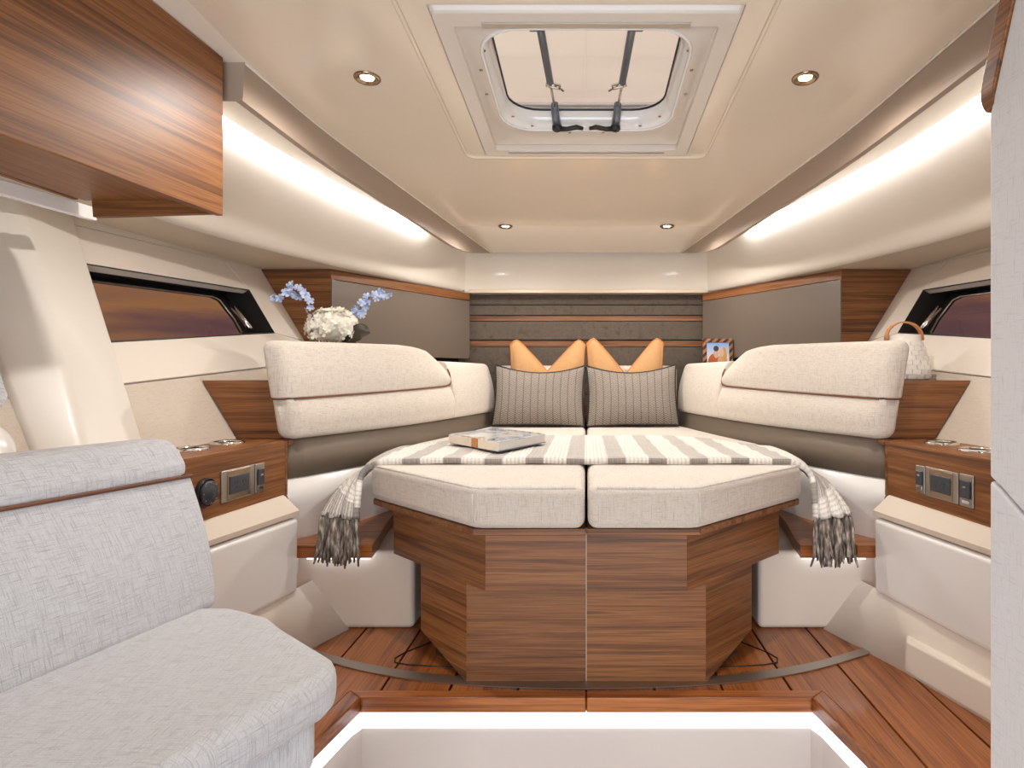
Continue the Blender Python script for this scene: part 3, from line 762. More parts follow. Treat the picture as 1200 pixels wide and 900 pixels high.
# ---------------------------------------------------------------- consoles
for s in SIDES:
    far, near = 2.2, 1.45
    cx = lambda d: 1.06 + .106 * (2.2 - d)
    t = thing('side_console', 'walnut side console with cup holders and sockets, %s' % ('with round black dial' if s < 0 else 'beside the white partition'), 'console', (s * 1.15, 1.9, .497), 'side consoles')
    hexa('front_panel', [(s * cx(near), near, .497), (s * cx(far), far, .497), (s * (cx(far) + .018), far, .497), (s * (cx(near) + .018), near, .497)],
         [(s * cx(near), near, .69), (s * cx(far), far, .69), (s * (cx(far) + .018), far, .69), (s * (cx(near) + .018), near, .69)], M['wood'], t, bevel=.002)
    prism('console_top', [(s * (cx(near) + .019), near), (s * (cx(far) + .019), far), (s * (cx(far) + .019), 2.2165), (s * (cx(far) - .004), 2.2165), (s * (cx(far) - .004), 2.262), (s * (hull_x(2.262, .69) - .004), 2.262), (s * (hull_x(near, .69) - .004), near)], .672, .69, M['wood_y'], t, bevel=.001, seg=1)
    hexa('console_end', [(s * cx(far), far + .001, .497), (s * (hull_x(far, .497) - .01), far + .001, .497), (s * (hull_x(far, .497) - .01), far + .016, .497), (s * cx(far), far + .016, .497)],
         [(s * cx(far), far + .001, .688), (s * (hull_x(far, .66) - .01), far + .001, .672), (s * (hull_x(far, .66) - .01), far + .016, .672), (s * cx(far), far + .016, .688)], M['wood'], t)
    for x, d in ((1.222, 1.93), (1.212, 2.11)) if s < 0 else ((1.195, 2.10), (1.19, 1.90)):
        cup = lathe('cup_holder', [(.053, 0), (.053, .006), (.048, .009), (.041, .006), (.040, -.002)], M['chrome'], t, (s * x, d, .69), 32)
        lathe('cup_holder_well', [(.0405, .0035), (.040, .001), (.001, .001)], M['dark'], cup, (s * x, d, .69), 24)
    # fittings on the front face: local frame (along face, height)
    uu = Vector((s * (cx(1.0) - cx(2.0)), -1, 0)).normalized(); nn = Vector((-s, -.106, 0)).normalized()
    def Q(d, z, o): return Vector((s * cx(d), d, z)) + nn * o
    def plate(name, d0, d1, z0, z1, o0, o1, mat, par, bev=.002):
        return hexa(name, [Q(d0, z0, o0), Q(d1, z0, o0), Q(d1, z1, o0), Q(d0, z1, o0)], [Q(d0, z0, o1), Q(d1, z0, o1), Q(d1, z1, o1), Q(d0, z1, o1)], mat, par, bevel=bev)
    def socket(d0, d1, z0, z1):
        p = plate('socket_plate', d0, d1, z0, z1, 0, .006, M['brushed'], t)
        a, b = d0 + (d1 - d0) * .2, d0 + (d1 - d0) * .8
        plate('socket_surround', a - .008, b + .008, z0 + .004, z1 - .004, .006, .008, M['bronze'], p, .001)
        plate('socket_face', a, b, z0 + .02, z1 - .02, .006, .011, M['socket'], p, .002)
        for c in (.3, .7):
            dc = a + (b - a) * c
            for k, (dx, dz) in enumerate(((-.006, .006), (.006, .006), (0, -.008))):
                plate('socket_slot', dc + dx - .0015, dc + dx + .0015, (z0 + z1) / 2 + dz - .004, (z0 + z1) / 2 + dz + .004, .0105, .0113, M['black'], p, 0)
    def switch(d0, d1, z0, z1):
        p = plate('switch_plate', d0, d1, z0, z1, 0, .006, M['brushed'], t)
        plate('switch_rocker', d0 + .008, d1 - .008, z0 + .025, z1 - .018, .006, .012, M['socket'], p, .002)
        plate('switch_badge', d0 + .012, d1 - .012, z0 + .010, z0 + .020, .006, .008, M['chrome'], p, .001)
        plate('switch_mark', (d0 + d1) / 2 - .006, (d0 + d1) / 2 + .006, z0 + .055, z0 + .060, .0115, .0125, M['chrome'], p, 0)
    if s < 0:
        socket(1.868, 2.022, .537, .632); switch(2.028, 2.075, .537, .632)
        k = lathe('dial', [(.042, 0), (.042, .008), (.039, .012)], M['black'], t, Q(1.804, .582, 0), 32, nn)
        lathe('dial_knob', [(.034, .011), (.034, .018), (.030, .021), (.022, .019), (.018, .022), (.001, .023)], M['socket'], k, Q(1.804, .582, 0), 32, nn)
        for a in range(8):
            an = a * math.pi / 4
            c = Q(1.804, .582, .0205) + uu * math.cos(an) * .029 + Vector((0, 0, 1)) * math.sin(an) * .029
            lathe('dial_mark', [(.0022, 0), (.001, .001)], M['chrome'], k, c, 8, nn)
    else:
        switch(1.99, 2.033, .542, .630); socket(1.837, 1.985, .540, .632); switch(1.777, 1.831, .540, .634)
    # slanted walnut end panel above the console
    e = thing('shelf_end_panel', 'slanted walnut panel closing the shelf end, %s' % ('below the flowers' if s < 0 else 'under the white lantern'), 'panel', (s * 1.2, 2.27, .69), 'shelf end panels')
    slab('end_panel_board', [(s * 1.098, 2.264, .692), (s * (hull_x(2.264, .692) - .006), 2.264, .692), (s * (hull_x(2.264, .902) - .006), 2.264, .902), (s * 1.145, 2.264, .902)], (0, .02, 0), M['wood'], e, bevel=.001, seg=1)

# ================================================================ SOFA
sofa = thing('sofa', 'pale grey linen sofa with seat pad and leaning backrest', 'sofa', (-.8, .8, -.34))
bx = lambda d: -.825 - .264 * (1.345 - d)
seat = [(bx(.1) - .1, .1), (bx(1.30) - .1, 1.30), (-.90, 1.352), (-.76, 1.352), (-.655, 1.30), (-.60, 1.245), (-.45, 1.115), (-.425, 1.075), (-.428, 1.03), (-.522, .80), (-.70, .1)]
side_material(prism('seat_cushion', seat, .345, .425, M['sofa'], sofa, bevel=.03, seg=5), M['sofa_back'])
tube('seat_stitch', [(-.465, 1.06, .4225), (-.545, .80, .4225), (-.71, .2, .4225)], .0025, M['sofa'], sofa, n=6)
base = [(bx(.1), .1), (bx(1.3), 1.30), (-.66, 1.27), (-.47, 1.08), (-.455, 1.04), (-.55, .80), (-.73, .1)]
prism('seat_base', base, .262, .345, M['sofa'], sofa, bevel=.012)
prism('plinth', [(x - .03, y) for x, y in base], .005, .262, M['white'], sofa, bevel=.006)
prism('plinth', [(-.688, 1.268), (-.50, 1.08), (-.485, 1.04), (-.58, .80), (-.688, .37)], -.339, .006, M['white'], sofa)
def SB(d, z, o): return Vector((bx(d) - .32 * (z - .43) - o + .012, d + .16 * (z - .43), z))
soft_pad('backrest', SB, .1, 1.372, lambda d: .415, lambda d: .6925, .11, .004, .02, (.01, .012), M['sofa_back'], sofa, bow=.012)
soft_pad('backrest_top', SB, .1, 1.372, lambda d: .6965, lambda d: .778, .11, .038, .004, (.01, .03), M['sofa_back'], sofa, bow=.006)
tube('piping', [SB(d, .6945, -.003) for d in (.1, .5, .9, 1.366)], .004, M['piping'], sofa, n=6)
tube('piping', [SB(1.370, .6945, o) for o in (.0, .05, .10)], .004, M['piping'], sofa, n=6)
# fittings just visible beside the pillar
pad = thing('wall_pad', 'white rounded padded cushion on the walnut hull side beside the pillar', 'pad', (-1.36, 1.25, .88))
def HL(d, z, off=0): return Vector((-hull_x(d, z, off), d, z))
slab('wall_pad_body', [HL(d, z, -.004) for d, z in ((.7, .848), (1.47, .842), (1.495, .862), (1.53, .97), (1.54, 1.3), (.7, 1.3))], (.06, 0, 0), M['sofa'], pad, bevel=.02)
lt = thing('round_wall_cover', 'round glossy white cover on the walnut hull side below the white pad', 'cover', (-1.3, 1.32, .78))
lathe('cover_shell', [(.078, 0), (.074, .025), (.06, .04), (.03, .048), (.001, .05)], M['white'], lt, HL(1.40, .748), 32, (1, -.08, .5))
lathe('cover_ring', [(.082, -.002), (.082, .008), (.077, .01)], M['chrome'], lt, HL(1.40, .748), 32, (1, -.08, .5))

# ================================================================ OVERHEAD CABINET
oc = thing('overhead_cabinet', 'large glossy walnut overhead cabinet hung under the ceiling above the sofa', 'cabinet', (-1.2, 1.2, 1.377))
ox = lambda d: -1.04 - .116 * (1.79 - d)
d0, d1 = .25, 1.79
hexa('cabinet_door', [(ox(d0), d0, 1.377), (ox(d1), d1, 1.377), (ox(d1) - .02, d1, 1.377), (ox(d0) - .02, d0, 1.377)],
     [(ox(d0), d0, ceil_z(d0) - .003), (ox(d1), d1, ceil_z(d1) - .003), (ox(d1) - .02, d1, ceil_z(d1) - .003), (ox(d0) - .02, d0, ceil_z(d0) - .003)], M['wood'], oc, bevel=.003)
prism('cabinet_floor', [(ox(d0) - .055, d0), (ox(d1) - .055, d1 - .02), (-1.42, d1 - .02), (-1.50, d0)], 1.415, 1.432, M['wood_y'], oc)
slab('cabinet_lip', [(ox(d0) - .055, d0, 1.392), (ox(d1) - .055, d1 - .02, 1.392), (ox(d1) - .055, d1 - .02, 1.44), (ox(d0) - .055, d0, 1.44)], (-.014, 0, 0), M['wood'], oc, bevel=.002)
slab('cabinet_end', [(ox(d1) - .021, d1 - .018, 1.38), (ox(d1) - .021, d1 - .018, ceil_z(d1) - .003), (-1.44, d1 - .018, ceil_z(d1) - .003), (-1.40, d1 - .018, 1.37)], (0, .018, 0), M['wood'], oc, bevel=.002)
slab('cabinet_back', [(-1.49, d0, 1.418), (-1.44, d1 - .02, 1.418), (-1.44, d1 - .02, 1.83), (-1.49, d0, 1.88)], (-.015, 0, 0), M['wood'], oc)
slab('cabinet_trim', [(-1.44, 1.84, 1.375), (-1.445, 1.84, 1.415), (-1.60, .4, 1.415), (-1.595, .4, 1.375)], (-.02, 0, 0), M['white'], oc, bevel=.003)

# ================================================================ RIGHT PARTITION
pt = struct('wall_partition', 'off-white padded partition edge with a walnut corner trim')
core = [(.1, .004), (1.118, .004), (1.118, 1.39), (1.115, 1.43), (1.052, 1.58), (.90, 1.84), (.1, 1.86)]
slab('partition_core', [(.735, d, z) for d, z in core], (.035, 0, 0), M['wood'], pt, bevel=.002)
up = [(.1, .50), (.6, .52), (.9, .60), (1.027, .691), (1.09, .728), (1.116, .739), (1.116, 1.385), (1.04, 1.58), (.89, 1.82), (.1, 1.85)]
slab('upper_pad', [(.72, d, z) for d, z in up], (.016, 0, 0), M['partition'], pt, bevel=.006)
lo = [(.1, .494), (.6, .514), (.9, .594), (1.027, .685), (1.09, .722), (1.116, .733), (1.116, .005), (.1, .005)]
slab('lower_pad', [(.72, d, z) for d, z in lo], (.016, 0, 0), M['partition'], pt, bevel=.006)
trim = smooth_path([(.732, 1.113, 1.395), (.728, 1.118, 1.425), (.727, 1.10, 1.475), (.727, 1.055, 1.58), (.727, .97, 1.72), (.727, .88, 1.86)], 6)
rows = []
for i, p in enumerate(trim):
    a = trim[max(i - 1, 0)]; b = trim[min(i + 1, len(trim) - 1)]; t_ = (b - a).normalized()
    n_ = Vector((1, 0, 0)).cross(t_).normalized(); w = .019 if i > 5 else .012 + .0012 * i
    rows.append([p - n_ * w + Vector((-.012, 0, 0)), p + n_ * w + Vector((-.012, 0, 0)), p + n_ * w + Vector((.045, 0, 0)), p - n_ * w + Vector((.045, 0, 0))])
loft('corner_trim', rows, M['wood_y'], pt, closed=True, caps=True, bevel=.005)

# ================================================================ SOFT THINGS ON THE BED
def herringbone():
    m = base_mat('herringbone_weave', lin(150, 139, 127), .95, spec=.1); nt = m.node_tree
    tc = nt.nodes.new('ShaderNodeTexCoord'); sep = nt.nodes.new('ShaderNodeSeparateXYZ'); nt.links.new(tc.outputs['UV'], sep.inputs[0])
    tri = math_node(nt, 'PINGPONG', math_node(nt, 'MULTIPLY', sep.outputs[0], 24.0), .5)
    v = math_node(nt, 'ADD', math_node(nt, 'MULTIPLY', sep.outputs[1], 34.0), math_node(nt, 'MULTIPLY', tri, 1.8))
    st = math_node(nt, 'PINGPONG', v, .5)
    col = math_node(nt, 'PINGPONG', math_node(nt, 'MULTIPLY', sep.outputs[0], 12.0), .5)
    n = noise(nt, mapped(nt, (260, 260, 260)), 1, 2)
    f = math_node(nt, 'ADD', math_node(nt, 'MULTIPLY', st, .9), math_node(nt, 'MULTIPLY', n, .55))
    c = ramp(nt, f, [(.28, lin(86, 78, 72)), (.62, lin(164, 154, 144))])
    c2 = ramp(nt, col, [(.02, (.55, .55, .55)), (.09, (1, 1, 1))])
    nt.links.new(mix(nt, 1.0, c, c2, 'MULTIPLY'), nt.nodes['Principled BSDF'].inputs['Base Color'])
    bump(m, f, .4, .002)
    return m
M['herring'] = herringbone()

def pillow(name, label, grp, cx, d, z0, w, h, th, mat, pipe, chop=0.0, lean=.2, rz=0.0, roll=0.0, droop=.045):
    t = thing(name, label, 'pillow', (cx, d, z0), grp)
    n = 24
    rot = Matrix.Translation((cx, d, z0)) @ Matrix.Rotation(rz, 4, 'Z') @ Matrix.Rotation(-lean, 4, 'X') @ Matrix.Rotation(roll, 4, 'Y')
    def pt_(u, v, side):
        a, b = 2 * u - 1, 2 * v - 1
        k = max(0.0, (1 - abs(a) ** 2.6)) ** .55 * max(0.0, (1 - abs(b) ** 2.6)) ** .55
        # edges pull in between the corners
        x = a * w / 2 * (1 - .05 * (1 - b * b)); z = v * h + (.02 * h) * (1 - a * a) * (1 - 2 * v)
        if chop:
            dip = chop * max(0.0, 1 - abs(a) / .82) ** 1.1 * max(0, v - .25) / .75
            z -= dip + .035 * max(0.0, (abs(a) - .8) / .2) ** 2 * v ** 3
            k *= 1 - .35 * math.exp(-(a / .25) ** 2) * max(0, v - .3)
        else:
            z -= droop * (1 - a * a) * v ** 2
        y = side * th / 2 * k
        return rot @ Vector((x, y, z))
    verts, faces, uvs = [], [], []
    for side in (-1, 1):
        for i in range(n + 1):
            for j in range(n + 1):
                verts.append(pt_(i / n, j / n, side)); uvs.append((i / n, j / n))
        o = 0 if side < 0 else (n + 1) ** 2
        for i in range(n):
            for j in range(n):
                q = [o + i * (n + 1) + j, o + (i + 1) * (n + 1) + j, o + (i + 1) * (n + 1) + j + 1, o + i * (n + 1) + j + 1]
                faces.append(q if side < 0 else q[::-1])
    b = mesh('pillow_body', verts, faces, mat, t, uvs=uvs, recalc=False, smooth=True)
    per = [pt_(i / n, 0, 1) for i in range(n)] + [pt_(1, j / n, 1) for j in range(n)] + [pt_(1 - i / n, 1, 1) for i in range(n)] + [pt_(0, 1 - j / n, 1) for j in range(n)]
    tube('piping', per, .0065, pipe, t, n=6, closed=True)
pillow('lumbar_pillow', 'grey herringbone lumbar pillow with black piping leaning nearest the flower side', 'herringbone pillows', -.292, 3.79, .614, .56, .385, .17, M['herring'], M['blackpipe'], lean=.28, roll=.012)
pillow('lumbar_pillow', 'grey herringbone lumbar pillow with black piping leaning nearest the picture frame', 'herringbone pillows', .285, 3.79, .614, .56, .385, .17, M['herring'], M['blackpipe'], lean=.28, roll=-.015)
pillow('scatter_pillow', 'apricot scatter pillow with chopped dip, behind the lumbar pillow on the flower side', 'apricot pillows', -.250, 3.985, .612, .48, .545, .12, M['orange'], M['leather'], chop=.20, lean=.12)
pillow('scatter_pillow', 'apricot scatter pillow with chopped dip, behind the lumbar pillow on the picture frame side', 'apricot pillows', .252, 3.985, .612, .49, .555, .12, M['orange'], M['leather'], chop=.23, lean=.12)

# ---------------------------------------------------------------- throw blanket
def throw_mat():
    m = base_mat('woven_throw', (.6, .58, .55), .95, spec=.1); nt = m.node_tree
    tc = nt.nodes.new('ShaderNodeTexCoord'); sep = nt.nodes.new('ShaderNodeSeparateXYZ'); nt.links.new(tc.outputs['UV'], sep.inputs[0])
    band = math_node(nt, 'PINGPONG', math_node(nt, 'MULTIPLY_ADD', sep.outputs[0], 1 / .145, .26), .5)
    bm_ = ramp(nt, band, [(.21, (0, 0, 0)), (.23, (1, 1, 1))])
    row = math_node(nt, 'PINGPONG', math_node(nt, 'MULTIPLY', sep.outputs[1], 1 / .022), .5)
    rib = math_node(nt, 'PINGPONG', math_node(nt, 'MULTIPLY', sep.outputs[0], 1 / .014), .5)
    n = noise(nt, mapped(nt, (40, 160, 1), 'UV'), 1, 3)
    n2 = noise(nt, mapped(nt, (220, 220, 1), 'UV'), 1, 2)
    g_ = math_node(nt, 'ADD', math_node(nt, 'MULTIPLY', row, .8), math_node(nt, 'MULTIPLY', n2, .6))
    grey = ramp(nt, g_, [(.22, lin(140, 133, 127)), (.45, lin(182, 176, 170)), (.7, lin(228, 225, 221))])
    whit = ramp(nt, math_node(nt, 'ADD', math_node(nt, 'MULTIPLY', rib, .5), math_node(nt, 'MULTIPLY', n, .5)), [(.2, lin(206, 199, 189)), (.42, lin(240, 237, 231))])
    nt.links.new(mix(nt, bm_, grey, whit), nt.nodes['Principled BSDF'].inputs['Base Color'])
    bump(m, math_node(nt, 'ADD', math_node(nt, 'MULTIPLY', row, 1.0), math_node(nt, 'MULTIPLY', rib, .6)), .7, .005)
    return m
M['throw'] = throw_mat()
def throw():
    t = thing('throw_blanket', 'grey and white chequered woven throw with fringed ends draped across the bed', 'blanket', (0, 2.6, .605))
    top = .612
    y0, y1, ny = 2.20, 3.04, 28
    # arc-length samples from -L..L
    hang = .125
    def edge_y(y): return y0 + (y - y0) * .50
    def edge_w(y): return bed_edge(edge_y(y)) + .006
    def P(sg, l, y):                 # l: distance from centre
        w = edge_w(y)
        f = (y - y0) / (y1 - y0)
        und = .003 * math.sin(y * 23) + .002 * math.sin(l * 19 + y * 5)
        c = min(1.0, max(0.0, (l - .42) / (w - .055 - .42))); c = c * c * (3 - 2 * c)
        y = y + (edge_y(y) - y) * c
        r = .055
        if l <= w - r: return Vector((sg * l, y, top + max(und, -.001) + .005)), 0
        a = (l - (w - r)) / r
        if a <= math.pi / 2:
            bul = .034 * math.sin(a)
            return Vector((sg * (w - r + (r + bul) * math.sin(a)), y, top - r + (r + .005) * math.cos(a))), 0
        q = l - (w - r) - r * math.pi / 2
        tt = min(1.0, q / hang); k = tt ** .42
        p0 = Vector((w + .034, y, 0))                                   # hanging straight off the edge
        rip = .010 * math.sin(f * 34)
        if f < .5: g1 = Vector((.772 + .118 * (f / .5), 2.105 + rip, 0))        # gathered bundle: front face
        else: g1 = Vector((.89 - .05 * (f - .5) / .5, 2.125 + .03 * (f - .5) / .5 + rip, 0))
        pp_ = p0.lerp(g1, min(1, k * 1.05))
        return Vector((sg * pp_.x, pp_.y, top - r - q + .02 * f * tt)), tt
    ls = [i * .04 for i in range(18)] + [.70 + i * .0125 for i in range(34)]
    verts, uvs, faces, ends = [], [], [], []
    cols = [(-1, l) for l in reversed(ls[1:])] + [(1, l) for l in ls]
    keep = []
    for sg, l in cols:
        keep.append((sg, l))
    for c, (sg, l) in enumerate(keep):
        for j in range(ny + 1):
            y = y0 + (y1 - y0) * j / ny
            wmax = edge_w(y) - .055 + .055 * math.pi / 2 + hang
            p, _ = P(sg, min(l, wmax), y)
            verts.append(p); uvs.append((sg * l, y))
    n = ny + 1
    for c in range(len(keep) - 1):
        for j in range(ny): faces.append([c * n + j, (c + 1) * n + j, (c + 1) * n + j + 1, c * n + j + 1])
    b = mesh('throw_cloth', verts, faces, M['throw'], t, uvs=uvs, smooth=True)
    sd = b.modifiers.new('solid', 'SOLIDIFY'); sd.thickness = .020; sd.offset = 0
    # fringe strands
    fm = base_mat('fringe_yarn', lin(128, 119, 110), .95, spec=.1); nt = fm.node_tree
    nf = noise(nt, mapped(nt, (90, 90, 25)), 1, 2)
    nt.links.new(ramp(nt, nf, [(.35, lin(92, 84, 77)), (.55, lin(150, 141, 131)), (.68, lin(206, 198, 187))]), nt.nodes['Principled BSDF'].inputs['Base Color'])
    for sg in SIDES:
        V, Fc = [], []
        for k in range(84):
            y = y0 + (y1 - y0) * (k + .5) / 84
            wmax = edge_w(y) - .055 + .055 * math.pi / 2 + hang
            p, _ = P(sg, wmax - .004, y)
            L_ = .140 + random.uniform(-.02, .025)
            dx, dy = random.uniform(-.02, .026), random.uniform(-.02, .006)
            pts = [p + Vector((sg * dx * q * q + random.uniform(-.003, .003), dy * q + random.uniform(-.003, .003), -L_ * q)) for q in (0, .25, .5, .75, 1)]
            v, f = tube_data(pts, [.006, .0065, .006, .0058, .003], 5)
            o = len(V); V += v; Fc += [[i + o for i in q] for q in f]
        fo = mesh('fringe', V, Fc, fm, t, smooth=True); fo['kind'] = 'stuff'
throw()

# ---------------------------------------------------------------- coffee table book
def cover_mat():
    m = base_mat('printed_cover', (.6, .6, .6), .25, coat=.4); nt = m.node_tree
    n = noise(nt, mapped(nt, (9, 5, 1)), 1, 4, .6, .6)
    nt.links.new(ramp(nt, n, [(.32, lin(70, 80, 98)), (.42, lin(140, 155, 172)), (.50, lin(216, 222, 228)), (.56, lin(226, 226, 224)), (.62, lin(150, 104, 74)), (.72, lin(200, 206, 212))]), nt.nodes['Principled BSDF'].inputs['Base Color'])
    return m
M['cover'] = cover_mat()
bk = thing('coffee_table_book', 'thick pale coffee table book with a printed cover lying on the throw', 'book', (-.38, 2.65, .632))
F0, R0, L0 = Vector((-.325, 2.32, 0)), Vector((-.172, 2.64, 0)), Vector((-.575, 2.63, 0))
Bk = R0 + L0 - F0
def bq(inset, z): 
    c = (F0 + R0 + L0 + Bk) / 4
    return [Vector((c.x + (p.x - c.x) * inset, c.y + (p.y - c.y) * inset, z)) for p in (F0, R0, Bk, L0)]
slab('back_cover', bq(1.005, .632), (0, 0, .004), M['strut'], bk)
slab('page_block', bq(.985, .636), (0, 0, .030), M['pages'], bk)
slab('front_cover', bq(1.0, .666), (0, 0, .004), M['cover'], bk, bevel=.001, seg=1)
sp = [F0, L0]
for a, b, mt in ((.0, .38, M['paper']), (.40, .50, M['leather']), (.52, 1.0, M['paper'])):
    p, q = F0.lerp(L0, a), F0.lerp(L0, b); nn = Vector((-(L0 - F0).y, (L0 - F0).x, 0)).normalized() * -1
    if nn.y > 0: nn = -nn
    slab('spine', [p + Vector((0, 0, .634)), q + Vector((0, 0, .634)), q + Vector((0, 0, .668)), p + Vector((0, 0, .668))], nn * .004, mt, bk)

bk.location.z += .004
# ---------------------------------------------------------------- flower arrangement
def floret(c, nrm, r, petals, rnd, cup=.25):
    nrm = nrm.normalized(); u = nrm.orthogonal().normalized(); v = nrm.cross(u)
    a0 = rnd.uniform(0, 6.28); V, F = [c], []
    for k in range(petals):
        a = a0 + 2 * math.pi * k / petals; da = math.pi / petals * .92
        i = len(V)
        for (aa, rr, hh) in ((a - da, .62, .35), (a - da * .5, 1.0, .6), (a + da * .5, 1.0, .6), (a + da, .62, .35)):
            V.append(c + (u * math.cos(aa) + v * math.sin(aa)) * r * rr + nrm * r * cup * hh)
        F.append([0, i, i + 1, i + 2, i + 3])
    return V, F
def petal_mat(name, c1, c2):
    m = base_mat(name, c1, .6, spec=.2); nt = m.node_tree
    n = noise(nt, mapped(nt, (45, 45, 45)), 1, 2)
    nt.links.new(ramp(nt, n, [(.35, c2), (.6, c1)]), nt.nodes['Principled BSDF'].inputs['Base Color'])
    m.node_tree.nodes['Principled BSDF'].inputs['Subsurface Weight'].default_value = 0
    return m
M['hyd'] = petal_mat('hydrangea_petal', lin(250, 246, 236), lin(238, 232, 210))
M['blue'] = petal_mat('delphinium_petal', lin(206, 216, 236), lin(138, 164, 214))
fa = thing('flower_arrangement', 'white hydrangea with arching pale blue delphinium sprays on the shelf', 'flowers', (-1.13, 2.76, .905))
rnd = random.Random(3)
lathe('vase', [(.001, 0), (.05, 0), (.058, .02), (.06, .08), (.048, .13), (.04, .15), (.036, .148), (.001, .12)], M['ceramic'], fa, (-1.13, 2.76, .906), 28)
V, F = [], []
C0 = Vector((-1.12, 2.76, 1.125))
for k in range(230):
    zf = rnd.uniform(-.55, 1); a = k * 2.39996
    r_ = math.sqrt(max(0, 1 - zf * zf)); n_ = Vector((r_ * math.cos(a), r_ * math.sin(a), zf))
    rad = .098 * (1 + rnd.uniform(-.07, .06))
    c = C0 + Vector((n_.x * rad * 1.08, n_.y * rad, n_.z * rad * .88))
    n_ = (n_ + Vector((rnd.uniform(-.4, .4), rnd.uniform(-.4, .4), rnd.uniform(-.4, .4)))).normalized()
    v, f = floret(c, n_, rnd.uniform(.016, .022), 4, rnd, .5); o = len(V); V += v; F += [[i + o for i in q] for q in f]
mesh('hydrangea_bloom', V, F, M['hyd'], fa, recalc=False)
lathe('bloom_core', [(.001, -.055), (.06, -.045), (.09, 0), (.075, .05), (.04, .075), (.001, .08)], M['hyd'], fa, C0, 20)
def spray(pts, n, lo, rr):
    path = smooth_path(pts, 8)
    st = tube('flower_stem', path, .0022, M['stem'], fa, n=6)
    V, F = [], []
    for k in range(n):
        tt = lo + (1 - lo) * k / (n - 1)
        p = path[min(len(path) - 1, int(tt * (len(path) - 1)))]
        for q in range(2):
            of = Vector((rnd.uniform(-1, 1), rnd.uniform(-1, .4), rnd.uniform(-1, 1))).normalized()
            c = p + of * rnd.uniform(.008, .022)
            v, f = floret(c, of + Vector((0, -.7, .1)), rnd.uniform(rr * .75, rr), 5, rnd, .35); o = len(V); V += v; F += [[i + o for i in g2] for g2 in f]
    mesh('delphinium_florets', V, F, M['blue'], st, recalc=False)
def fp(px, py, d): return Vector(((px - 687) / 732 * d, d, .92 - (py - 440) / 732 * d))
V0 = Vector((-1.13, 2.76, 1.04))
spray([V0, fp(372, 378, 2.72), fp(362, 362, 2.7), fp(358, 348, 2.68), fp(346, 342, 2.68), fp(334, 344, 2.68), fp(322, 352, 2.68)], 10, .34, .021)
spray([fp(362, 355, 2.7), fp(354, 343, 2.69), fp(347, 337, 2.68), fp(337, 338, 2.68)], 4, .3, .018)
spray([V0, fp(408, 385, 2.8), fp(418, 370, 2.82), fp(424, 358, 2.83), fp(438, 346, 2.84), fp(454, 344, 2.84)], 14, .38, .022)
def leaf(pts, w, name='leaf'):
    path = smooth_path(pts, 6); rows = []
    m_ = len(path)
    for i, p in enumerate(path):
        tt = i / (m_ - 1); ww = w * math.sin(math.pi * min(1, tt * .92 + .06)) ** .8
        t_ = (path[min(i + 1, m_ - 1)] - path[max(i - 1, 0)]).normalized()
        sd = t_.cross(Vector((0, -1, .25))).normalized()
        rows.append([p - sd * ww, p + Vector((0, .006, -.004)), p + sd * ww])
    loft(name, rows, M['leafm'], fa, solid=.0012, smooth=True)
leaf([fp(402, 398, 2.74), fp(414, 392, 2.72), fp(424, 388, 2.71), fp(433, 390, 2.71)], .038)
leaf([fp(400, 400, 2.75), fp(410, 404, 2.73), fp(420, 408, 2.72)], .025)
leaf([fp(372, 402, 2.74), fp(364, 404, 2.73), fp(358, 407, 2.72)], .02)

# ---------------------------------------------------------------- lantern
lx_, ld_, lz_ = 1.272, 2.50, .903
ln = thing('lantern', 'white woven ceramic lantern with a tan leather handle on the shelf', 'lantern', (lx_, ld_, lz_))
prof = [(.001, 0), (.086, 0), (.092, .01), (.094, .03), (.090, .065), (.080, .105), (.068, .14), (.062, .155), (.062, .178), (.056, .178), (.056, .15), (.001, .12)]
lathe('lantern_body', prof, M['ceramic'], ln, (lx_, ld_, lz_), 40)
V, F = [], []
def rad_at(h): return interp(h, [(0, .088), (.01, .092), (.03, .094), (.065, .090), (.105, .080), (.14, .068), (.155, .062)])
for r_i in range(8):
    h0 = .004 + r_i * .0185; h1 = h0 + .0155
    nb = 18
    for k in range(nb):
        a = 2 * math.pi * (k + .5 * (r_i % 2)) / nb; w = 2 * math.pi / nb * .43
        vs_ = []
        for hh, ex in ((h0, .000), (h1, .000)):
            for aa in (a - w, a + w):
                for e_ in (-.003, .005):
                    rr = rad_at(hh) + e_
                    vs_.append((lx_ + rr * math.cos(aa), ld_ + rr * math.sin(aa), lz_ + hh))
        o = len(V); V += vs_
        F += [[o + i for i in q] for q in ((0, 1, 3, 2), (4, 6, 7, 5), (1, 5, 7, 3), (0, 4, 5, 1), (2, 3, 7, 6))]
mesh('woven_blocks', V, F, M['ceramic'], ln, recalc=False)
arch = [(lx_ + .074 * math.cos(math.radians(a)), ld_, lz_ + .165 + .068 * math.sin(math.radians(a))) for a in range(-6, 187, 8)]
rows = []
for i, p in enumerate(arch):
    p = Vector(p); c = Vector((lx_, ld_, lz_ + .16)); n_ = (p - c).normalized()
    rows.append([p + Vector((0, -.013, 0)), p + Vector((0, .013, 0)), p + Vector((0, .013, 0)) - n_ * .005, p + Vector((0, -.013, 0)) - n_ * .005])
loft('leather_handle', rows, M['leather'], ln, closed=True, caps=True, smooth=False)
for q in SIDES: lathe('handle_stud', [(.006, 0), (.006, .004), (.001, .006)], M['bronze'], ln, (lx_ + q * .074, ld_, lz_ + .163), 12, (q, 0, 0))

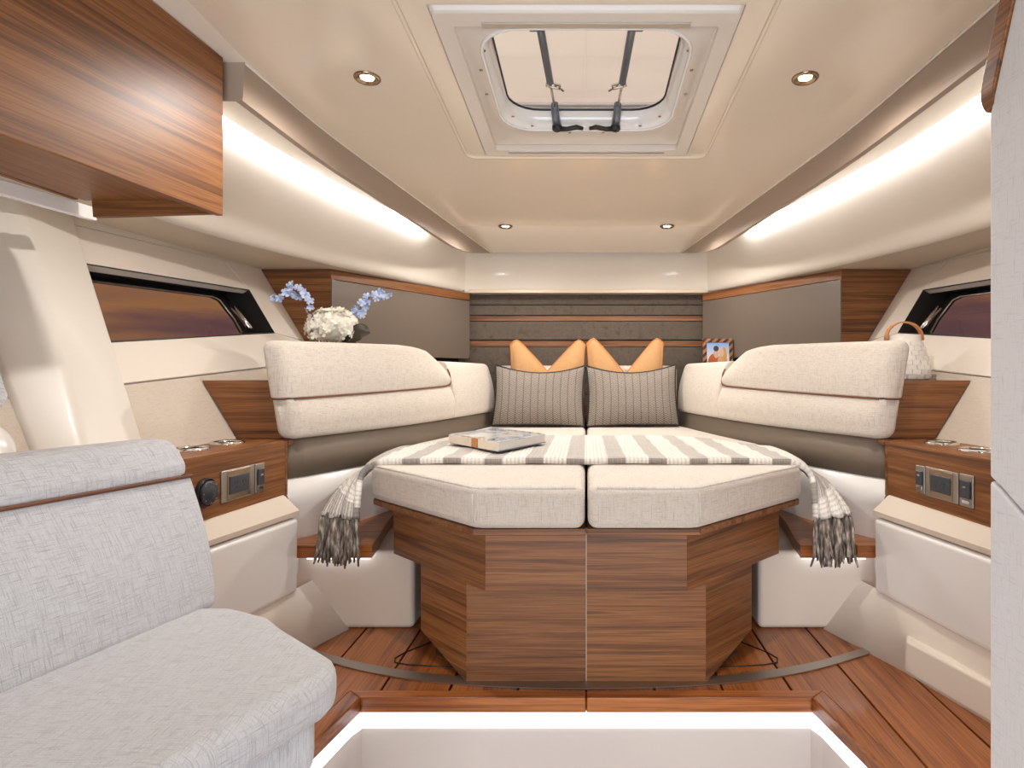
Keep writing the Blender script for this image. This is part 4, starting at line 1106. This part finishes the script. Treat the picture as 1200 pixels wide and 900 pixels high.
# ---------------------------------------------------------------- picture frame
def striped():
    m = base_mat('striped_bone_inlay', (.3, .2, .1), .35, coat=.3); nt = m.node_tree
    tc = nt.nodes.new('ShaderNodeTexCoord'); sep = nt.nodes.new('ShaderNodeSeparateXYZ'); nt.links.new(tc.outputs['Object'], sep.inputs[0])
    v = math_node(nt, 'ADD', math_node(nt, 'MULTIPLY', sep.outputs[0], 22), math_node(nt, 'MULTIPLY', sep.outputs[2], -22))
    f = math_node(nt, 'PINGPONG', v, .5)
    nt.links.new(ramp(nt, f, [(.22, lin(34, 25, 20)), (.27, lin(160, 104, 60))]), nt.nodes['Principled BSDF'].inputs['Base Color'])
    return m
def photo_mat():
    m = base_mat('photo_print', (.5, .6, .8), .2, coat=.4); nt = m.node_tree
    tc = nt.nodes.new('ShaderNodeTexCoord'); sep = nt.nodes.new('ShaderNodeSeparateXYZ'); nt.links.new(tc.outputs['UV'], sep.inputs[0])
    sky = ramp(nt, sep.outputs[1], [(.3, lin(226, 226, 226)), (1.0, lin(120, 160, 210))])
    cur = sky
    for cx_, cy_, rx, ry, col in ((.32, .18, .30, .42, lin(176, 92, 44)), (.70, .16, .24, .46, lin(206, 158, 120)), (.78, .55, .12, .28, lin(196, 150, 92)), (.42, .62, .12, .18, lin(206, 166, 144)), (.42, .78, .12, .10, lin(52, 44, 46)),
                                  (.66, .64, .11, .16, lin(212, 172, 146))):
        ax = math_node(nt, 'POWER', math_node(nt, 'ABSOLUTE', math_node(nt, 'DIVIDE', math_node(nt, 'SUBTRACT', sep.outputs[0], cx_), rx)), 2.0)
        ay = math_node(nt, 'POWER', math_node(nt, 'ABSOLUTE', math_node(nt, 'DIVIDE', math_node(nt, 'SUBTRACT', sep.outputs[1], cy_), ry)), 2.0)
        ins = math_node(nt, 'LESS_THAN', math_node(nt, 'ADD', ax, ay), 1.0)
        cur = mix(nt, ins, cur, col)
    nt.links.new(cur, nt.nodes['Principled BSDF'].inputs['Base Color'])
    return m
M['stripe'] = striped(); M['photo'] = photo_mat()
pf = thing('picture_frame', 'small striped picture frame with a photo of two people under blue sky', 'picture frame', (.82, 3.86, .906))
x0, x1, z0, z1, yd, ln_ = .720, .905, .906, 1.148, 3.83, .03
fw = .024
def PV(x, z, o=0): return Vector((x, yd + ln_ * (z - z0) / (z1 - z0) - o, z))
for q in ([(x0, z0), (x1, z0), (x1 - fw, z0 + fw), (x0 + fw, z0 + fw)], [(x1, z0), (x1, z1), (x1 - fw, z1 - fw), (x1 - fw, z0 + fw)],
          [(x1, z1), (x0, z1), (x0 + fw, z1 - fw), (x1 - fw, z1 - fw)], [(x0, z1), (x0, z0), (x0 + fw, z0 + fw), (x0 + fw, z1 - fw)]):
    slab('frame_bar', [PV(x, z) for x, z in q], (0, .016, 0), M['stripe'], pf, bevel=.002)
ph = [PV(x0 + fw, z0 + fw, -.004), PV(x1 - fw, z0 + fw, -.004), PV(x1 - fw, z1 - fw, -.004), PV(x0 + fw, z1 - fw, -.004)]
mesh('photo_print', ph, [[0, 1, 2, 3]], M['photo'], pf, uvs=[(0, -.12), (1, -.12), (1, 1), (0, 1)])
slab('frame_back', [p + Vector((0, .006, 0)) for p in ph], (0, .006, 0), M['dark'], pf)
